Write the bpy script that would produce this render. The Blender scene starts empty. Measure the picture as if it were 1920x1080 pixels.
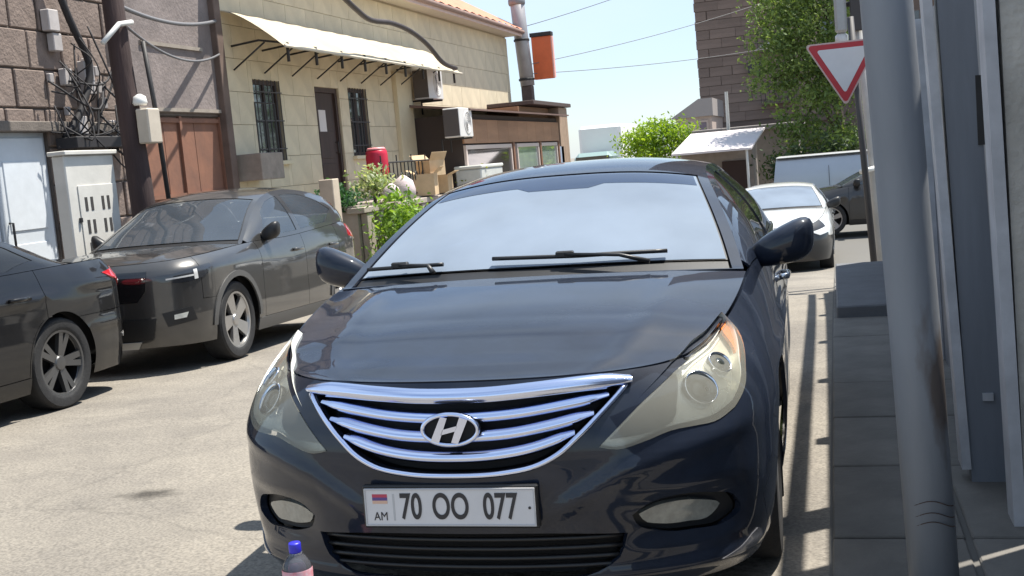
import bpy, math, random
import numpy as np
from mathutils import Vector, Matrix
from mathutils.geometry import delaunay_2d_cdt
R = math.radians
random.seed(7); rng = np.random.default_rng(7)
SC = bpy.context.scene; COL = SC.collection

# ------------------------------------------------------------------ camera
YAW, PITCH, ROLL, CAMH, FPX = R(16.1), R(6.3), R(5.1), 1.45, 2150.0
fw = Vector((-math.sin(YAW)*math.cos(PITCH), math.cos(YAW)*math.cos(PITCH), -math.sin(PITCH)))
r0 = Vector((math.cos(YAW), math.sin(YAW), 0)); u0 = r0.cross(fw)
rt = math.cos(ROLL)*r0 - math.sin(ROLL)*u0; up = math.sin(ROLL)*r0 + math.cos(ROLL)*u0
cd = bpy.data.cameras.new('camera'); cam = bpy.data.objects.new('camera', cd); COL.objects.link(cam)
m = Matrix((rt, up, -fw)).transposed().to_4x4(); m.translation = (0, 0, CAMH); cam.matrix_world = m
cd.sensor_width = 36; cd.lens = FPX/1920*36; cd.clip_start = .05; cd.clip_end = 2000
SC.camera = cam

# ------------------------------------------------------------------ sky, sun, exposure
SUN = Vector((.30, .26, .92)).normalized()
wd = bpy.data.worlds.new('World'); SC.world = wd; wd.use_nodes = True
nt = wd.node_tree; nt.nodes.clear(); N = nt.nodes.new; L = nt.links.new
sky = N('ShaderNodeTexSky'); sky.sky_type = 'NISHITA'; sky.sun_disc = False
sky.sun_elevation = math.asin(SUN.z); sky.sun_rotation = math.atan2(SUN.x, SUN.y)
sky.air_density = 1.0; sky.dust_density = .4; sky.ozone_density = 4.0
tc = N('ShaderNodeTexCoord'); mp = N('ShaderNodeMapping'); mp.inputs['Scale'].default_value = (1, 1, 3.2)
nz = N('ShaderNodeTexNoise'); nz.inputs['Scale'].default_value = 2.0; nz.inputs['Detail'].default_value = 5; nz.inputs['Roughness'].default_value = .48
cr = N('ShaderNodeValToRGB'); cr.color_ramp.elements[0].position = .30; cr.color_ramp.elements[0].color = (.15, .15, .15, 1)
cr.color_ramp.elements[1].position = .74; cr.color_ramp.elements[1].color = (.9, .9, .9, 1)
mx = N('ShaderNodeMix'); mx.data_type = 'RGBA'; bg = N('ShaderNodeBackground'); wo = N('ShaderNodeOutputWorld')
mx.inputs[7].default_value = (4.9, 5.9, 7.0, 1); bg.inputs['Strength'].default_value = .092
L(tc.outputs['Generated'], mp.inputs['Vector']); L(mp.outputs[0], nz.inputs['Vector']); L(nz.outputs['Fac'], cr.inputs['Fac'])
L(cr.outputs['Color'], mx.inputs[0]); L(sky.outputs[0], mx.inputs[6]); L(mx.outputs[2], bg.inputs['Color']); L(bg.outputs[0], wo.inputs['Surface'])
sd = bpy.data.lights.new('sun', 'SUN'); sd.energy = 5.0; sd.angle = R(.6); sd.color = (1, .95, .86)
so = bpy.data.objects.new('sun', sd); COL.objects.link(so); so.rotation_euler = SUN.to_track_quat('Z', 'Y').to_euler(); so.location = (3, 3, 30)
vs = SC.view_settings; vs.view_transform = 'Standard'; vs.look = 'None'; vs.exposure = .9; vs.gamma = 1; vs.use_curve_mapping = False

# ------------------------------------------------------------------ materials
MATS = {}
def mat(name, col, rough=.6, metal=0., var=0., vs_=6., bump=0., bs=40., col2=None, coat=0., ior=1.5, objvar=0., trans=0., emit=None, stretch=(1, 1, 1), crough=.04, spec=None, cior=1.5):
    """procedural Principled material: noise colour variation, fine bump, per-object tint"""
    if name in MATS: return MATS[name]
    M = bpy.data.materials.new(name); M.use_nodes = True; t = M.node_tree; b = t.nodes['Principled BSDF']; MATS[name] = M
    b.inputs['Roughness'].default_value = rough; b.inputs['Metallic'].default_value = metal; b.inputs['IOR'].default_value = ior
    b.inputs['Base Color'].default_value = (*col, 1)
    if spec is not None: b.inputs['Specular IOR Level'].default_value = spec
    if coat: b.inputs['Coat Weight'].default_value = coat; b.inputs['Coat Roughness'].default_value = crough; b.inputs['Coat IOR'].default_value = cior
    if trans: b.inputs['Transmission Weight'].default_value = trans
    if emit: b.inputs['Emission Color'].default_value = (*emit[:3], 1); b.inputs['Emission Strength'].default_value = emit[3]
    src = None
    if var or bump:
        co = t.nodes.new('ShaderNodeTexCoord'); ma = t.nodes.new('ShaderNodeMapping'); ma.inputs['Scale'].default_value = stretch
        t.links.new(co.outputs['Object'], ma.inputs['Vector'])
    if var:
        n = t.nodes.new('ShaderNodeTexNoise'); n.inputs['Scale'].default_value = vs_; n.inputs['Detail'].default_value = 8; n.inputs['Roughness'].default_value = .62
        t.links.new(ma.outputs[0], n.inputs['Vector'])
        rp = t.nodes.new('ShaderNodeValToRGB'); rp.color_ramp.elements[0].position = .3; rp.color_ramp.elements[1].position = .7
        c2 = col2 or tuple(c*(1-var) for c in col); c1 = col if col2 else tuple(min(1, c*(1+var*.6)) for c in col)
        rp.color_ramp.elements[0].color = (*c2, 1); rp.color_ramp.elements[1].color = (*c1, 1)
        t.links.new(n.outputs['Fac'], rp.inputs['Fac']); src = rp.outputs['Color']
    if objvar:
        oi = t.nodes.new('ShaderNodeObjectInfo'); hs = t.nodes.new('ShaderNodeHueSaturation'); mr = t.nodes.new('ShaderNodeMapRange')
        mr.inputs[3].default_value = 1-objvar; mr.inputs[4].default_value = 1+objvar
        t.links.new(oi.outputs['Random'], mr.inputs[0]); t.links.new(mr.outputs[0], hs.inputs['Value'])
        if src: t.links.new(src, hs.inputs['Color'])
        else: hs.inputs['Color'].default_value = (*col, 1)
        src = hs.outputs['Color']
    if src: t.links.new(src, b.inputs['Base Color'])
    if bump:
        n2 = t.nodes.new('ShaderNodeTexNoise'); n2.inputs['Scale'].default_value = bs; n2.inputs['Detail'].default_value = 6
        bp = t.nodes.new('ShaderNodeBump'); bp.inputs['Strength'].default_value = bump; bp.inputs['Distance'].default_value = .02
        t.links.new(ma.outputs[0], n2.inputs['Vector']); t.links.new(n2.outputs['Fac'], bp.inputs['Height']); t.links.new(bp.outputs[0], b.inputs['Normal'])
    return M
def glass(name, tint, haze=.0, dcol=(.6, .65, .7), ior=1.55, rough=.02, clear=.7, back=0.):
    """window glass: dark or clear pane with Fresnel reflection and a diffuse film: road dirt, lens clouding, painted sky sheen"""
    M = bpy.data.materials.new(name); M.use_nodes = True; t = M.node_tree; t.nodes.clear(); n = t.nodes.new
    tr = n('ShaderNodeBsdfTransparent'); tr.inputs[0].default_value = (*[c*clear for c in tint], 1)
    gl = n('ShaderNodeBsdfGlossy'); gl.inputs['Roughness'].default_value = rough
    fr = n('ShaderNodeFresnel'); fr.inputs['IOR'].default_value = ior
    m1 = n('ShaderNodeMixShader'); m2 = n('ShaderNodeMixShader'); df = n('ShaderNodeBsdfDiffuse'); df.inputs[0].default_value = (*dcol, 1)
    o = n('ShaderNodeOutputMaterial'); co = n('ShaderNodeTexCoord'); nz = n('ShaderNodeTexNoise'); nz.inputs['Scale'].default_value = 1.6; nz.inputs['Detail'].default_value = 8
    mr = n('ShaderNodeMapRange'); mr.inputs[1].default_value = .3; mr.inputs[2].default_value = .75; mr.inputs[3].default_value = haze*.8; mr.inputs[4].default_value = haze*1.2
    l = t.links.new; l(co.outputs['Object'], nz.inputs['Vector']); l(nz.outputs['Fac'], mr.inputs[0]); l(mr.outputs[0], m1.inputs[0])
    tl_ = n('ShaderNodeBsdfTranslucent'); tl_.inputs[0].default_value = (*dcol, 1); md = n('ShaderNodeMixShader'); md.inputs[0].default_value = back; l(df.outputs[0], md.inputs[1]); l(tl_.outputs[0], md.inputs[2])
    l(tr.outputs[0], m1.inputs[1]); l(md.outputs[0], m1.inputs[2]); l(fr.outputs[0], m2.inputs[0]); l(m1.outputs[0], m2.inputs[1]); l(gl.outputs[0], m2.inputs[2]); l(m2.outputs[0], o.inputs['Surface'])
    MATS[name] = M; return M

# ------------------------------------------------------------------ object helpers
def link(o, parent=None):
    COL.objects.link(o)
    if parent is not None: o.parent = parent
    return o
def tag(o, label=None, cat=None, group=None, kind=None):
    for k, v in (('label', label), ('category', cat), ('group', group), ('kind', kind)):
        if v: o[k] = v
    return o
def empty(name, loc=(0, 0, 0), rot=(0, 0, 0), **k):
    o = link(bpy.data.objects.new(name, None)); o.location = loc; o.rotation_euler = rot; o.empty_display_size = .2
    return tag(o, **k)
def meshobj(name, v, f, m, parent=None, smooth=False, normals=None, loc=None):
    me = bpy.data.meshes.new(name); me.from_pydata([tuple(map(float, p)) for p in v], [], [tuple(map(int, q)) for q in f]); me.materials.append(m)
    if smooth: me.polygons.foreach_set('use_smooth', [True]*len(me.polygons))
    me.update()
    if normals is not None:
        try: me.normals_split_custom_set([tuple(map(float, normals[l.vertex_index])) for l in me.loops])
        except Exception as e: print('normals', e)
    o = link(bpy.data.objects.new(name, me), parent)
    if loc is not None: o.location = loc
    return o
class MB:
    """collects simple solids into one mesh"""
    def __init__(s): s.v = []; s.f = []
    def add(s, v, f):
        b = len(s.v); s.v += [tuple(p) for p in v]; s.f += [tuple(i+b for i in q) for q in f]; return s
    def box(s, a, b, bev=0., rz=0., c=None):
        x0, y0, z0 = a; x1, y1, z1 = b
        if bev <= 0:
            v = [(x0, y0, z0), (x1, y0, z0), (x1, y1, z0), (x0, y1, z0), (x0, y0, z1), (x1, y0, z1), (x1, y1, z1), (x0, y1, z1)]
            f = [(0, 3, 2, 1), (4, 5, 6, 7), (0, 1, 5, 4), (1, 2, 6, 5), (2, 3, 7, 6), (3, 0, 4, 7)]
        else:
            v = []; f = []; e = bev
            for sx, sy, sz in [(i, j, k) for k in (0, 1) for j in (0, 1) for i in (0, 1)]:
                p = [x1 if sx else x0, y1 if sy else y0, z1 if sz else z0]; d = [(-e if q else e) for q in (sx, sy, sz)]
                for ax in range(3):
                    q = [p[i]+(0 if i == ax else d[i]) for i in range(3)]; v.append(tuple(q))
            def I(sx, sy, sz, ax): return (sx+2*sy+4*sz)*3+ax
            for sg in (0, 1):
                for ax in range(3):
                    o = [i for i in range(3) if i != ax]; q = []
                    for a_, b_ in ((0, 0), (1, 0), (1, 1), (0, 1)):
                        k = [0, 0, 0]; k[ax] = sg; k[o[0]] = a_; k[o[1]] = b_; q.append(I(*k, ax))
                    if (sg == 1) == (ax == 1): q.reverse()
                    f.append(tuple(q))
            for ax in range(3):
                o = [i for i in range(3) if i != ax]
                for a_ in (0, 1):
                    for b_ in (0, 1):
                        k0 = [0, 0, 0]; k0[o[0]] = a_; k0[o[1]] = b_; k1 = list(k0); k1[ax] = 1
                        f.append((I(*k0, o[0]), I(*k1, o[0]), I(*k1, o[1]), I(*k0, o[1])))
            for k in [(i, j, l) for l in (0, 1) for j in (0, 1) for i in (0, 1)]: f.append((I(*k, 0), I(*k, 1), I(*k, 2)))
        if rz:
            c = c or ((x0+x1)/2, (y0+y1)/2); ca, sa = math.cos(rz), math.sin(rz)
            v = [(c[0]+(x-c[0])*ca-(y-c[1])*sa, c[1]+(x-c[0])*sa+(y-c[1])*ca, z) for x, y, z in v]
        return s.add(v, f)
    def tube(s, path, r, n=10, cap=True, flat=None):
        P = [Vector(p) for p in path]; k = len(P); rr = r if hasattr(r, '__len__') else [r]*k; v = []; f = []; pu = None
        for i, p in enumerate(P):
            d = (P[min(i+1, k-1)]-P[max(i-1, 0)]).normalized()
            if pu is None: pu = Vector((0, 0, 1)) if abs(d.z) < .9 else Vector((1, 0, 0))
            a = d.cross(pu).normalized(); b = a.cross(d); pu = b
            if flat and not isinstance(flat, bool): sa, sb = flat
            else: sa = sb = 1
            for j in range(n):
                t = 2*math.pi*j/n; v.append(p+(a*math.cos(t)*sa+b*math.sin(t)*sb)*rr[i])
        for i in range(k-1):
            for j in range(n): f.append((i*n+j, i*n+(j+1) % n, (i+1)*n+(j+1) % n, (i+1)*n+j))
        if cap: f += [tuple(range(n-1, -1, -1)), tuple((k-1)*n+j for j in range(n))]
        return s.add(v, f)
    def lathe(s, prof, c=(0, 0, 0), axis='z', n=24, cap=True):
        v = []; f = []; k = len(prof)
        for r_, h_ in prof:
            for j in range(n):
                t = 2*math.pi*j/n; a, b = r_*math.cos(t), r_*math.sin(t)
                q = (a, b, h_) if axis == 'z' else ((h_, a, b) if axis == 'x' else (b, h_, a)); v.append(tuple(q[i]+c[i] for i in range(3)))
        for i in range(k-1):
            for j in range(n): f.append((i*n+j, i*n+(j+1) % n, (i+1)*n+(j+1) % n, (i+1)*n+j))
        if cap: f += [tuple(range(n-1, -1, -1)), tuple((k-1)*n+j for j in range(n))]
        return s.add(v, f)
    def prism(s, poly, fn, t0, t1):
        """extrude a 2D polygon; fn(a, b, t) gives the point"""
        k = len(poly); v = [fn(a, b, t0) for a, b in poly]+[fn(a, b, t1) for a, b in poly]
        f = [tuple(range(k-1, -1, -1)), tuple(range(k, 2*k))]+[(i, (i+1) % k, k+(i+1) % k, k+i) for i in range(k)]
        return s.add(v, f)
    def build(s, name, m, parent=None, smooth=False, loc=None, angle=None):
        o = meshobj(name, s.v, s.f, m, parent, smooth, loc=loc)
        if angle:
            import bmesh
            bm = bmesh.new(); bm.from_mesh(o.data); bmesh.ops.recalc_face_normals(bm, faces=bm.faces)
            for e in bm.edges: e.smooth = not (len(e.link_faces) == 2 and e.calc_face_angle(0) > angle)
            for q in bm.faces: q.smooth = True
            bm.to_mesh(o.data); bm.free()
        return o

# ------------------------------------------------------------------ curves and panels on a mapped surface
def herm(xs, ys, x):
    xs = np.asarray(xs, float); ys = np.asarray(ys, float); x = np.clip(np.asarray(x, float), xs[0], xs[-1])
    d = (ys[1:]-ys[:-1])/(xs[1:]-xs[:-1]); h = xs[1:]-xs[:-1]
    m = np.empty_like(ys); m[0] = d[0]; m[-1] = d[-1]
    m[1:-1] = (d[:-1]*h[1:]+d[1:]*h[:-1])/(h[1:]+h[:-1])
    i = np.clip(np.searchsorted(xs, x, side='right')-1, 0, len(xs)-2)
    t = (x-xs[i])/h[i]; t2 = t*t; t3 = t2*t
    return (2*t3-3*t2+1)*ys[i]+(t3-2*t2+t)*h[i]*m[i]+(-2*t3+3*t2)*ys[i+1]+(t3-t2)*h[i]*m[i+1]
def curve(pts, n=24):
    p = np.array(pts, float); c = np.r_[0, np.cumsum(np.sqrt((np.diff(p, axis=0)**2).sum(1)))]; t = np.linspace(0, c[-1], n)
    return [tuple(herm(c, p[:, k], t)[i] for k in range(p.shape[1])) for i in range(n)]
def inside(poly, q):
    x, y = q[:, 0], q[:, 1]; r = np.zeros(len(q), bool); p = np.asarray(poly); j = len(p)-1
    for i in range(len(p)):
        xi, yi = p[i]; xj, yj = p[j]
        if yi != yj: r ^= ((yi > y) != (yj > y)) & (x < (xj-xi)*(y-yi)/(yj-yi)+xi)
        j = i
    return r
def resample(loop, sp):
    out = []; k = len(loop)
    for i in range(k):
        a = np.array(loop[i]); b = np.array(loop[(i+1) % k]); n = max(1, int(math.ceil(np.hypot(*(b-a))/sp)))
        for j in range(n): out.append(tuple(a+(b-a)*j/n))
    # drop doubles
    r = []
    for p in out:
        if not r or abs(p[0]-r[-1][0])+abs(p[1]-r[-1][1]) > 1e-5: r.append(p)
    return r
def panel(name, outer, fn, m, parent, holes=(), sp=.03, lip=.012, mirror=False, sc=(1, 1), flip=False):
    """sheet-metal panel: 2D outline (with holes) laid on the surface fn, edges turned in by `lip`"""
    S2 = np.array(sc, float)
    loops = [resample([(p[0]*sc[0], p[1]*sc[1]) for p in lp], sp*.7) for lp in [outer]+list(holes)]
    vv = []; ee = []
    for lp in loops:
        b = len(vv); vv += lp; ee += [(b+i, b+(i+1) % len(lp)) for i in range(len(lp))]
    bnd = np.array(vv); lo, hi = bnd.min(0), bnd.max(0)
    gx, gy = np.meshgrid(np.arange(lo[0]+sp/2, hi[0], sp), np.arange(lo[1]+sp/2, hi[1], sp)); G = np.stack([gx.ravel(), gy.ravel()], 1)
    k = inside(loops[0], G)
    for lp in loops[1:]: k &= ~inside(lp, G)
    G = G[k]
    if len(G):
        dm = np.full(len(G), 9.)
        for i in range(0, len(bnd), 200): dm = np.minimum(dm, np.sqrt(((G[:, None]-bnd[None, i:i+200])**2).sum(2)).min(1))
        G = G[dm > sp*.45]
    allv = np.vstack([bnd, G]) if len(G) else bnd
    ov, oe, of, _, _, _ = delaunay_2d_cdt([Vector(p) for p in allv], ee, [], 0, 1e-6)
    V2 = np.array([tuple(p) for p in ov]); F = np.array([f for f in of if len(f) == 3])
    C = V2[F].mean(1); k = inside(loops[0], C)
    for lp in loops[1:]: k &= ~inside(lp, C)
    F = F[k]
    # orientation in 2D
    a = V2[F[:, 1]]-V2[F[:, 0]]; b = V2[F[:, 2]]-V2[F[:, 0]]; cr_ = a[:, 0]*b[:, 1]-a[:, 1]*b[:, 0]
    F = F[np.abs(cr_) > 1e-12]; cr_ = cr_[np.abs(cr_) > 1e-12]; F[cr_ < 0] = F[cr_ < 0][:, ::-1]
    Q = V2/S2; P = fn(Q[:, 0], Q[:, 1]); e = 1e-3
    nn = np.cross(fn(Q[:, 0]+e, Q[:, 1])-fn(Q[:, 0]-e, Q[:, 1]), fn(Q[:, 0], Q[:, 1]+e)-fn(Q[:, 0], Q[:, 1]-e))
    nn /= np.maximum(np.linalg.norm(nn, axis=1, keepdims=True), 1e-12)
    if flip: nn = -nn; F = F[:, ::-1]
    v = [tuple(p) for p in P]; nv = [tuple(p) for p in nn]; f = [tuple(q) for q in F]
    if lip:
        cnt = {}
        for q in f:
            for i in range(3):
                ed = (q[i], q[(i+1) % 3]); cnt[ed] = 1
        bd = [ed for ed in cnt if (ed[1], ed[0]) not in cnt]; idx = {}; P2 = P-nn*lip
        for a_, b_ in bd:
            t = []
            for q in (a_, b_):
                if q not in idx:
                    idx[q] = len(v); v.append(tuple(P[q])); v.append(tuple(P2[q])); nv += [(0, 0, 0)]*2
                t.append(idx[q])
            f.append((t[1], t[0], t[0]+1, t[1]+1))
    v = np.array(v); nv = np.array(nv)
    if mirror: v = v*[-1, 1, 1]; nv = nv*[-1, 1, 1]; f = [q[::-1] for q in f]
    return meshobj(name, v, f, m, parent, True, nv)
def both(name, outer, fn, m, parent, **k):
    return [panel(name, outer, fn, m, parent, **k), panel(name, outer, fn, m, parent, mirror=True, **k)]
class Shell:
    """side wall of a car body: s runs round the plan outline from the nose, z goes up"""
    def __init__(self, outline, top, low, feat=None):
        p = np.array(outline, float); c = np.r_[0, np.cumsum(np.hypot(*np.diff(p, axis=0).T))]
        pp = np.vstack([p[1]*[-1, 1], p, p[-2]*[-1, 1]]); cc = np.r_[-c[1], c, 2*c[-1]-c[-2]]
        t = np.linspace(0, c[-1], 900); x = herm(cc, pp[:, 0], t); y = herm(cc, pp[:, 1], t)
        s = np.r_[0, np.cumsum(np.hypot(np.diff(x), np.diff(y)))]
        self.s, self.x, self.y = s, x, y; self.L = s[-1]
        tx = np.gradient(x, s); ty = np.gradient(y, s); n = np.hypot(tx, ty); self.nx, self.ny = ty/n, -tx/n
        self.nx[0] = self.nx[-1] = 0
        self.top = np.array(top, float); self.low = np.array(low, float); self.feat = feat
    def s_of_y(self, y):
        k = self.x > .6; return float(np.interp(y, self.y[k], self.s[k]))
    def ztop(self, s): return herm(self.top[:, 0], self.top[:, 1], np.abs(s))
    def inset(self, s, z):
        T = self.top; a = np.abs(s)
        zt = herm(T[:, 0], T[:, 1], a); it = herm(T[:, 0], T[:, 2], a); z0 = np.interp(a, T[:, 0], T[:, 3]); p = np.interp(a, T[:, 0], T[:, 4])
        t = np.clip((z-z0)/(zt-z0), 0, 1.3); r = it*t**p+herm(self.low[:, 0], self.low[:, 1], z)
        if self.feat is not None: r = r-self.feat(a, z)
        return r
    def P(self, s, z, off=0.):
        s = np.asarray(s, float); z = np.asarray(z, float)+0*s; a = np.abs(s); sg = np.where(s < 0, -1., 1.); o = off-self.inset(s, z)
        x = np.interp(a, self.s, self.x)+np.interp(a, self.s, self.nx)*o; y = np.interp(a, self.s, self.y)+np.interp(a, self.s, self.ny)*o
        return np.stack([x*sg, y, z], -1)
    def off(self, o): return lambda s, z: self.P(s, z, o)

# ------------------------------------------------------------------ ground profile: the street runs gently downhill away from the camera
_gy = np.linspace(-60, 400, 4601); _gs = np.interp(_gy, [-60, -20, 6, 10, 13, 18, 21, 24, 400], [0, .02, .02, .035, .07, .07, .02, 0, 0])
_gz = -np.r_[0, np.cumsum((_gs[1:]+_gs[:-1])/2*.1)]; _gz = _gz-np.interp(3.07, _gy, _gz)+.01
def gz(y): return float(np.interp(y, _gy, _gz))

# ================================================================== the setting
# ---- ground: one sheet following the street's fall
road = mat('dusty_asphalt', (.265, .238, .198), .85, var=.2, vs_=1.3, bump=.5, bs=30, col2=(.222, .200, .168))
t = road.node_tree; b = t.nodes['Principled BSDF']                     # stains, cracks and patches on top of the dusty tone
co = t.nodes.new('ShaderNodeTexCoord'); n1 = t.nodes.new('ShaderNodeTexNoise'); n1.inputs['Scale'].default_value = .6; n1.inputs['Detail'].default_value = 9; n1.inputs['Roughness'].default_value = .7
r1 = t.nodes.new('ShaderNodeValToRGB'); r1.color_ramp.elements[0].position = .36; r1.color_ramp.elements[0].color = (.68, .68, .70, 1); r1.color_ramp.elements[1].position = .58; r1.color_ramp.elements[1].color = (1, 1, 1, 1)
n3 = t.nodes.new('ShaderNodeTexNoise'); n3.inputs['Scale'].default_value = 75; n3.inputs['Detail'].default_value = 5
r3 = t.nodes.new('ShaderNodeValToRGB'); r3.color_ramp.elements[0].position = .3; r3.color_ramp.elements[0].color = (.62, .62, .62, 1); r3.color_ramp.elements[1].position = .62; r3.color_ramp.elements[1].color = (1.08, 1.08, 1.08, 1)
vo = t.nodes.new('ShaderNodeTexVoronoi'); vo.feature = 'DISTANCE_TO_EDGE'; vo.inputs['Scale'].default_value = .38
nw = t.nodes.new('ShaderNodeTexNoise'); nw.inputs['Scale'].default_value = 2.2; nw.inputs['Detail'].default_value = 5
ad = t.nodes.new('ShaderNodeMixRGB'); ad.blend_type = 'ADD'; ad.inputs[0].default_value = .35
r4 = t.nodes.new('ShaderNodeValToRGB'); r4.color_ramp.elements[0].position = .0; r4.color_ramp.elements[0].color = (.84, .84, .84, 1); r4.color_ramp.elements[1].position = .006; r4.color_ramp.elements[1].color = (1, 1, 1, 1)
old = b.inputs['Base Color'].links[0].from_socket; src = old
for nd, rp in ((n1, r1), (n3, r3), (vo, r4)):
    l = t.links.new
    if nd is vo:
        l(co.outputs['Object'], nw.inputs['Vector']); l(co.outputs['Object'], ad.inputs[1]); l(nw.outputs['Color'], ad.inputs[2]); l(ad.outputs[0], nd.inputs['Vector']); l(nd.outputs['Distance'], rp.inputs['Fac'])
    else: l(co.outputs['Object'], nd.inputs['Vector']); l(nd.outputs['Fac'], rp.inputs['Fac'])
    mu = t.nodes.new('ShaderNodeMixRGB'); mu.blend_type = 'MULTIPLY'; mu.inputs[0].default_value = 1; l(src, mu.inputs[1]); l(rp.outputs[0], mu.inputs[2]); src = mu.outputs[0]
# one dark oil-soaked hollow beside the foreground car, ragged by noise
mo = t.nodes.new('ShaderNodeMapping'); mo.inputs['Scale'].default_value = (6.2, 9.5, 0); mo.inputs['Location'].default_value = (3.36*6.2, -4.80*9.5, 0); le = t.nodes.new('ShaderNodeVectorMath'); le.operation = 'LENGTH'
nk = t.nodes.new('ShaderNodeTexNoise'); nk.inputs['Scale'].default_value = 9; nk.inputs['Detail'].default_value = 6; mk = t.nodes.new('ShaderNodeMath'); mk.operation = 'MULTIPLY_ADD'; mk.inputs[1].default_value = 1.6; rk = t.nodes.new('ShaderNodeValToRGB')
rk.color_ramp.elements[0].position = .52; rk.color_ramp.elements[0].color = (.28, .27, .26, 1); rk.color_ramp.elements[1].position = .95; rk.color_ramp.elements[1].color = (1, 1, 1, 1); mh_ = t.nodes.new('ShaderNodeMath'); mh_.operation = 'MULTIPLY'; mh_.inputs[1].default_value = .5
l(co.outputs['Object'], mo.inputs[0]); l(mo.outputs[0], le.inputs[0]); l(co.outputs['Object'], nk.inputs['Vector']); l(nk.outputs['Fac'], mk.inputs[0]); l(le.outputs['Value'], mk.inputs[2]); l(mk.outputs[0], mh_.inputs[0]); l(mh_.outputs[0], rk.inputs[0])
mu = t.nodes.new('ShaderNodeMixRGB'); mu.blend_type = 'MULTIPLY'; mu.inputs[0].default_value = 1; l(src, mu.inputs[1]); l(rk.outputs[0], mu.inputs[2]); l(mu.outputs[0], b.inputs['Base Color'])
ys = np.r_[np.linspace(-300, -10, 12), np.linspace(-8, 40, 97), np.linspace(45, 900, 18)]; xs = np.r_[np.linspace(-500, -14, 8), np.linspace(-12, 6, 91), np.linspace(8, 500, 8)]
hn = rng.normal(0, 1, (len(ys), len(xs)))
for _ in range(2): hn = (hn+np.roll(hn, 1, 0)+np.roll(hn, 1, 1)+np.roll(hn, -1, 0)+np.roll(hn, -1, 1))/5
v = [(x, y, gz(y)) for i, y in enumerate(ys) for j, x in enumerate(xs)]; nx_ = len(xs)
f = [(i*nx_+j, i*nx_+j+1, (i+1)*nx_+j+1, (i+1)*nx_+j) for i in range(len(ys)-1) for j in range(nx_-1)]
tag(meshobj('ground', v, f, road, smooth=True), kind='structure')
# ---- pavement slabs on the right
slabm = mat('pavement_slab', (.16, .15, .135), .85, var=.3, vs_=2.5, bump=.3, bs=30, objvar=.10)
pav = tag(meshobj('pavement', [(-.09, -2, gz(-2)+.004), (3, -2, gz(-2)+.004)]+[q for y in np.linspace(0, 30, 31) for q in ((-.09, y, gz(y)+.004), (3, y, gz(y)+.004))],
   [(2*i, 2*i+1, 2*i+3, 2*i+2) for i in range(31)], mat('pavement_bed', (.12, .115, .105), .95)), kind='structure')
def slabmesh(w, l):
    k = ('slab', round(w, 3), round(l, 3))
    if k not in CACHE: o = MB().box((-w/2, -l/2, -.02), (w/2, l/2, .018), .006); me = bpy.data.meshes.new('paving_slab'); me.from_pydata(o.v, [], o.f); me.materials.append(slabm); CACHE[k] = me
    return CACHE[k]
CACHE = {}
y = 1.2
while y < 16:
    l_ = .98 if y < 9 else 1.2
    for x0, w in ((-.085, .46), (.385, .46), (.855, .46)):
        if y > 10 and x0 > .5: continue
        o = link(bpy.data.objects.new('paving_slab', slabmesh(w-.012, l_-.014)), pav); yc = y+l_/2
        o.location = (x0+w/2, yc, gz(yc)+random.uniform(-.003, .003)); o.rotation_euler = (math.atan((gz(yc+.3)-gz(yc-.3))/.6)+random.uniform(-.004, .004), random.uniform(-.006, .006), random.uniform(-.004, .004))
    y += l_
# raised step of the pavement further on
st = MB().box((-.05, 10.2, -.6), (2.2, 13.6, gz(10.2)+.12), .012).build('raised_landing', mat('landing_concrete', (.13, .135, .145), .8, var=.2, vs_=3, bump=.3, bs=30)); tag(st, kind='structure')

# ---- stone-clad house front on the left
FX = -9.0
stone = mat('brown_tuff', (.215, .165, .14), .9, var=.28, vs_=5, bump=.6, bs=26, objvar=.16); mortar = mat('mortar', (.13, .105, .09), .95, var=.2)
beige = mat('cream_tile', (.66, .57, .41), .72, var=.14, vs_=2.2, bump=.15, bs=30, objvar=.045); grout = mat('cream_grout', (.46, .39, .28), .9)
def cached(kind, w, h, d, m, bev):
    k = (kind, round(w, 2), round(h, 2), round(d, 3))
    if k not in CACHE:
        o = MB().box((-d, -w/2, -h/2), (0, w/2, h/2), bev); me = bpy.data.meshes.new(kind); me.from_pydata(o.v, [], o.f); me.materials.append(m); CACHE[k] = me
    return CACHE[k]
def clad(root, kind, m, X, y0, y1, z0, z1, tw, th, holes, gap, d, bev, jitter=0., brick=.5, vary=0.):
    """pieces of cladding laid in courses on the plane X, cut round the openings"""
    z = z0; row = 0
    while z < z1-.02:
        h = min(th, z1-z); y = y0-(tw*brick if row % 2 else 0)
        while y < y1-.02:
            w = tw*(1+random.uniform(-vary, vary)); a, b = max(y, y0), min(y+w, y1); y += w
            if b-a < .03: continue
            rects = [(a, b, z, z+h)]
            for (ha, hb, hc, hd) in holes:
                nr = []
                for (p, q, r_, s_) in rects:
                    if hb <= p or ha >= q or hd <= r_ or hc >= s_: nr.append((p, q, r_, s_)); continue
                    if ha > p: nr.append((p, ha, r_, s_))
                    if hb < q: nr.append((hb, q, r_, s_))
                    pa, qa = max(p, ha), min(q, hb)
                    if hc > r_: nr.append((pa, qa, r_, hc))
                    if hd < s_: nr.append((pa, qa, hd, s_))
                rects = nr
            for (p, q, r_, s_) in rects:
                ww, hh = q-p-gap, s_-r_-gap
                if ww < .02 or hh < .02: continue
                o = link(bpy.data.objects.new(kind, cached(kind, ww, hh, d, m, bev)), root)
                o.location = (X+random.uniform(-jitter, jitter)-root.location.x, (p+q)/2-root.location.y, (r_+s_)/2-root.location.z)
        z += th; row += 1
gb = gz(13)-.3
brown = empty('stone_house', (FX, 12, gb), label='brown tuff stone house with white door behind the utility pole', cat='house')
def W(o, root): o.location = (-root.location.x, -root.location.y, -root.location.z); return o    # mesh given in world coordinates
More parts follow.
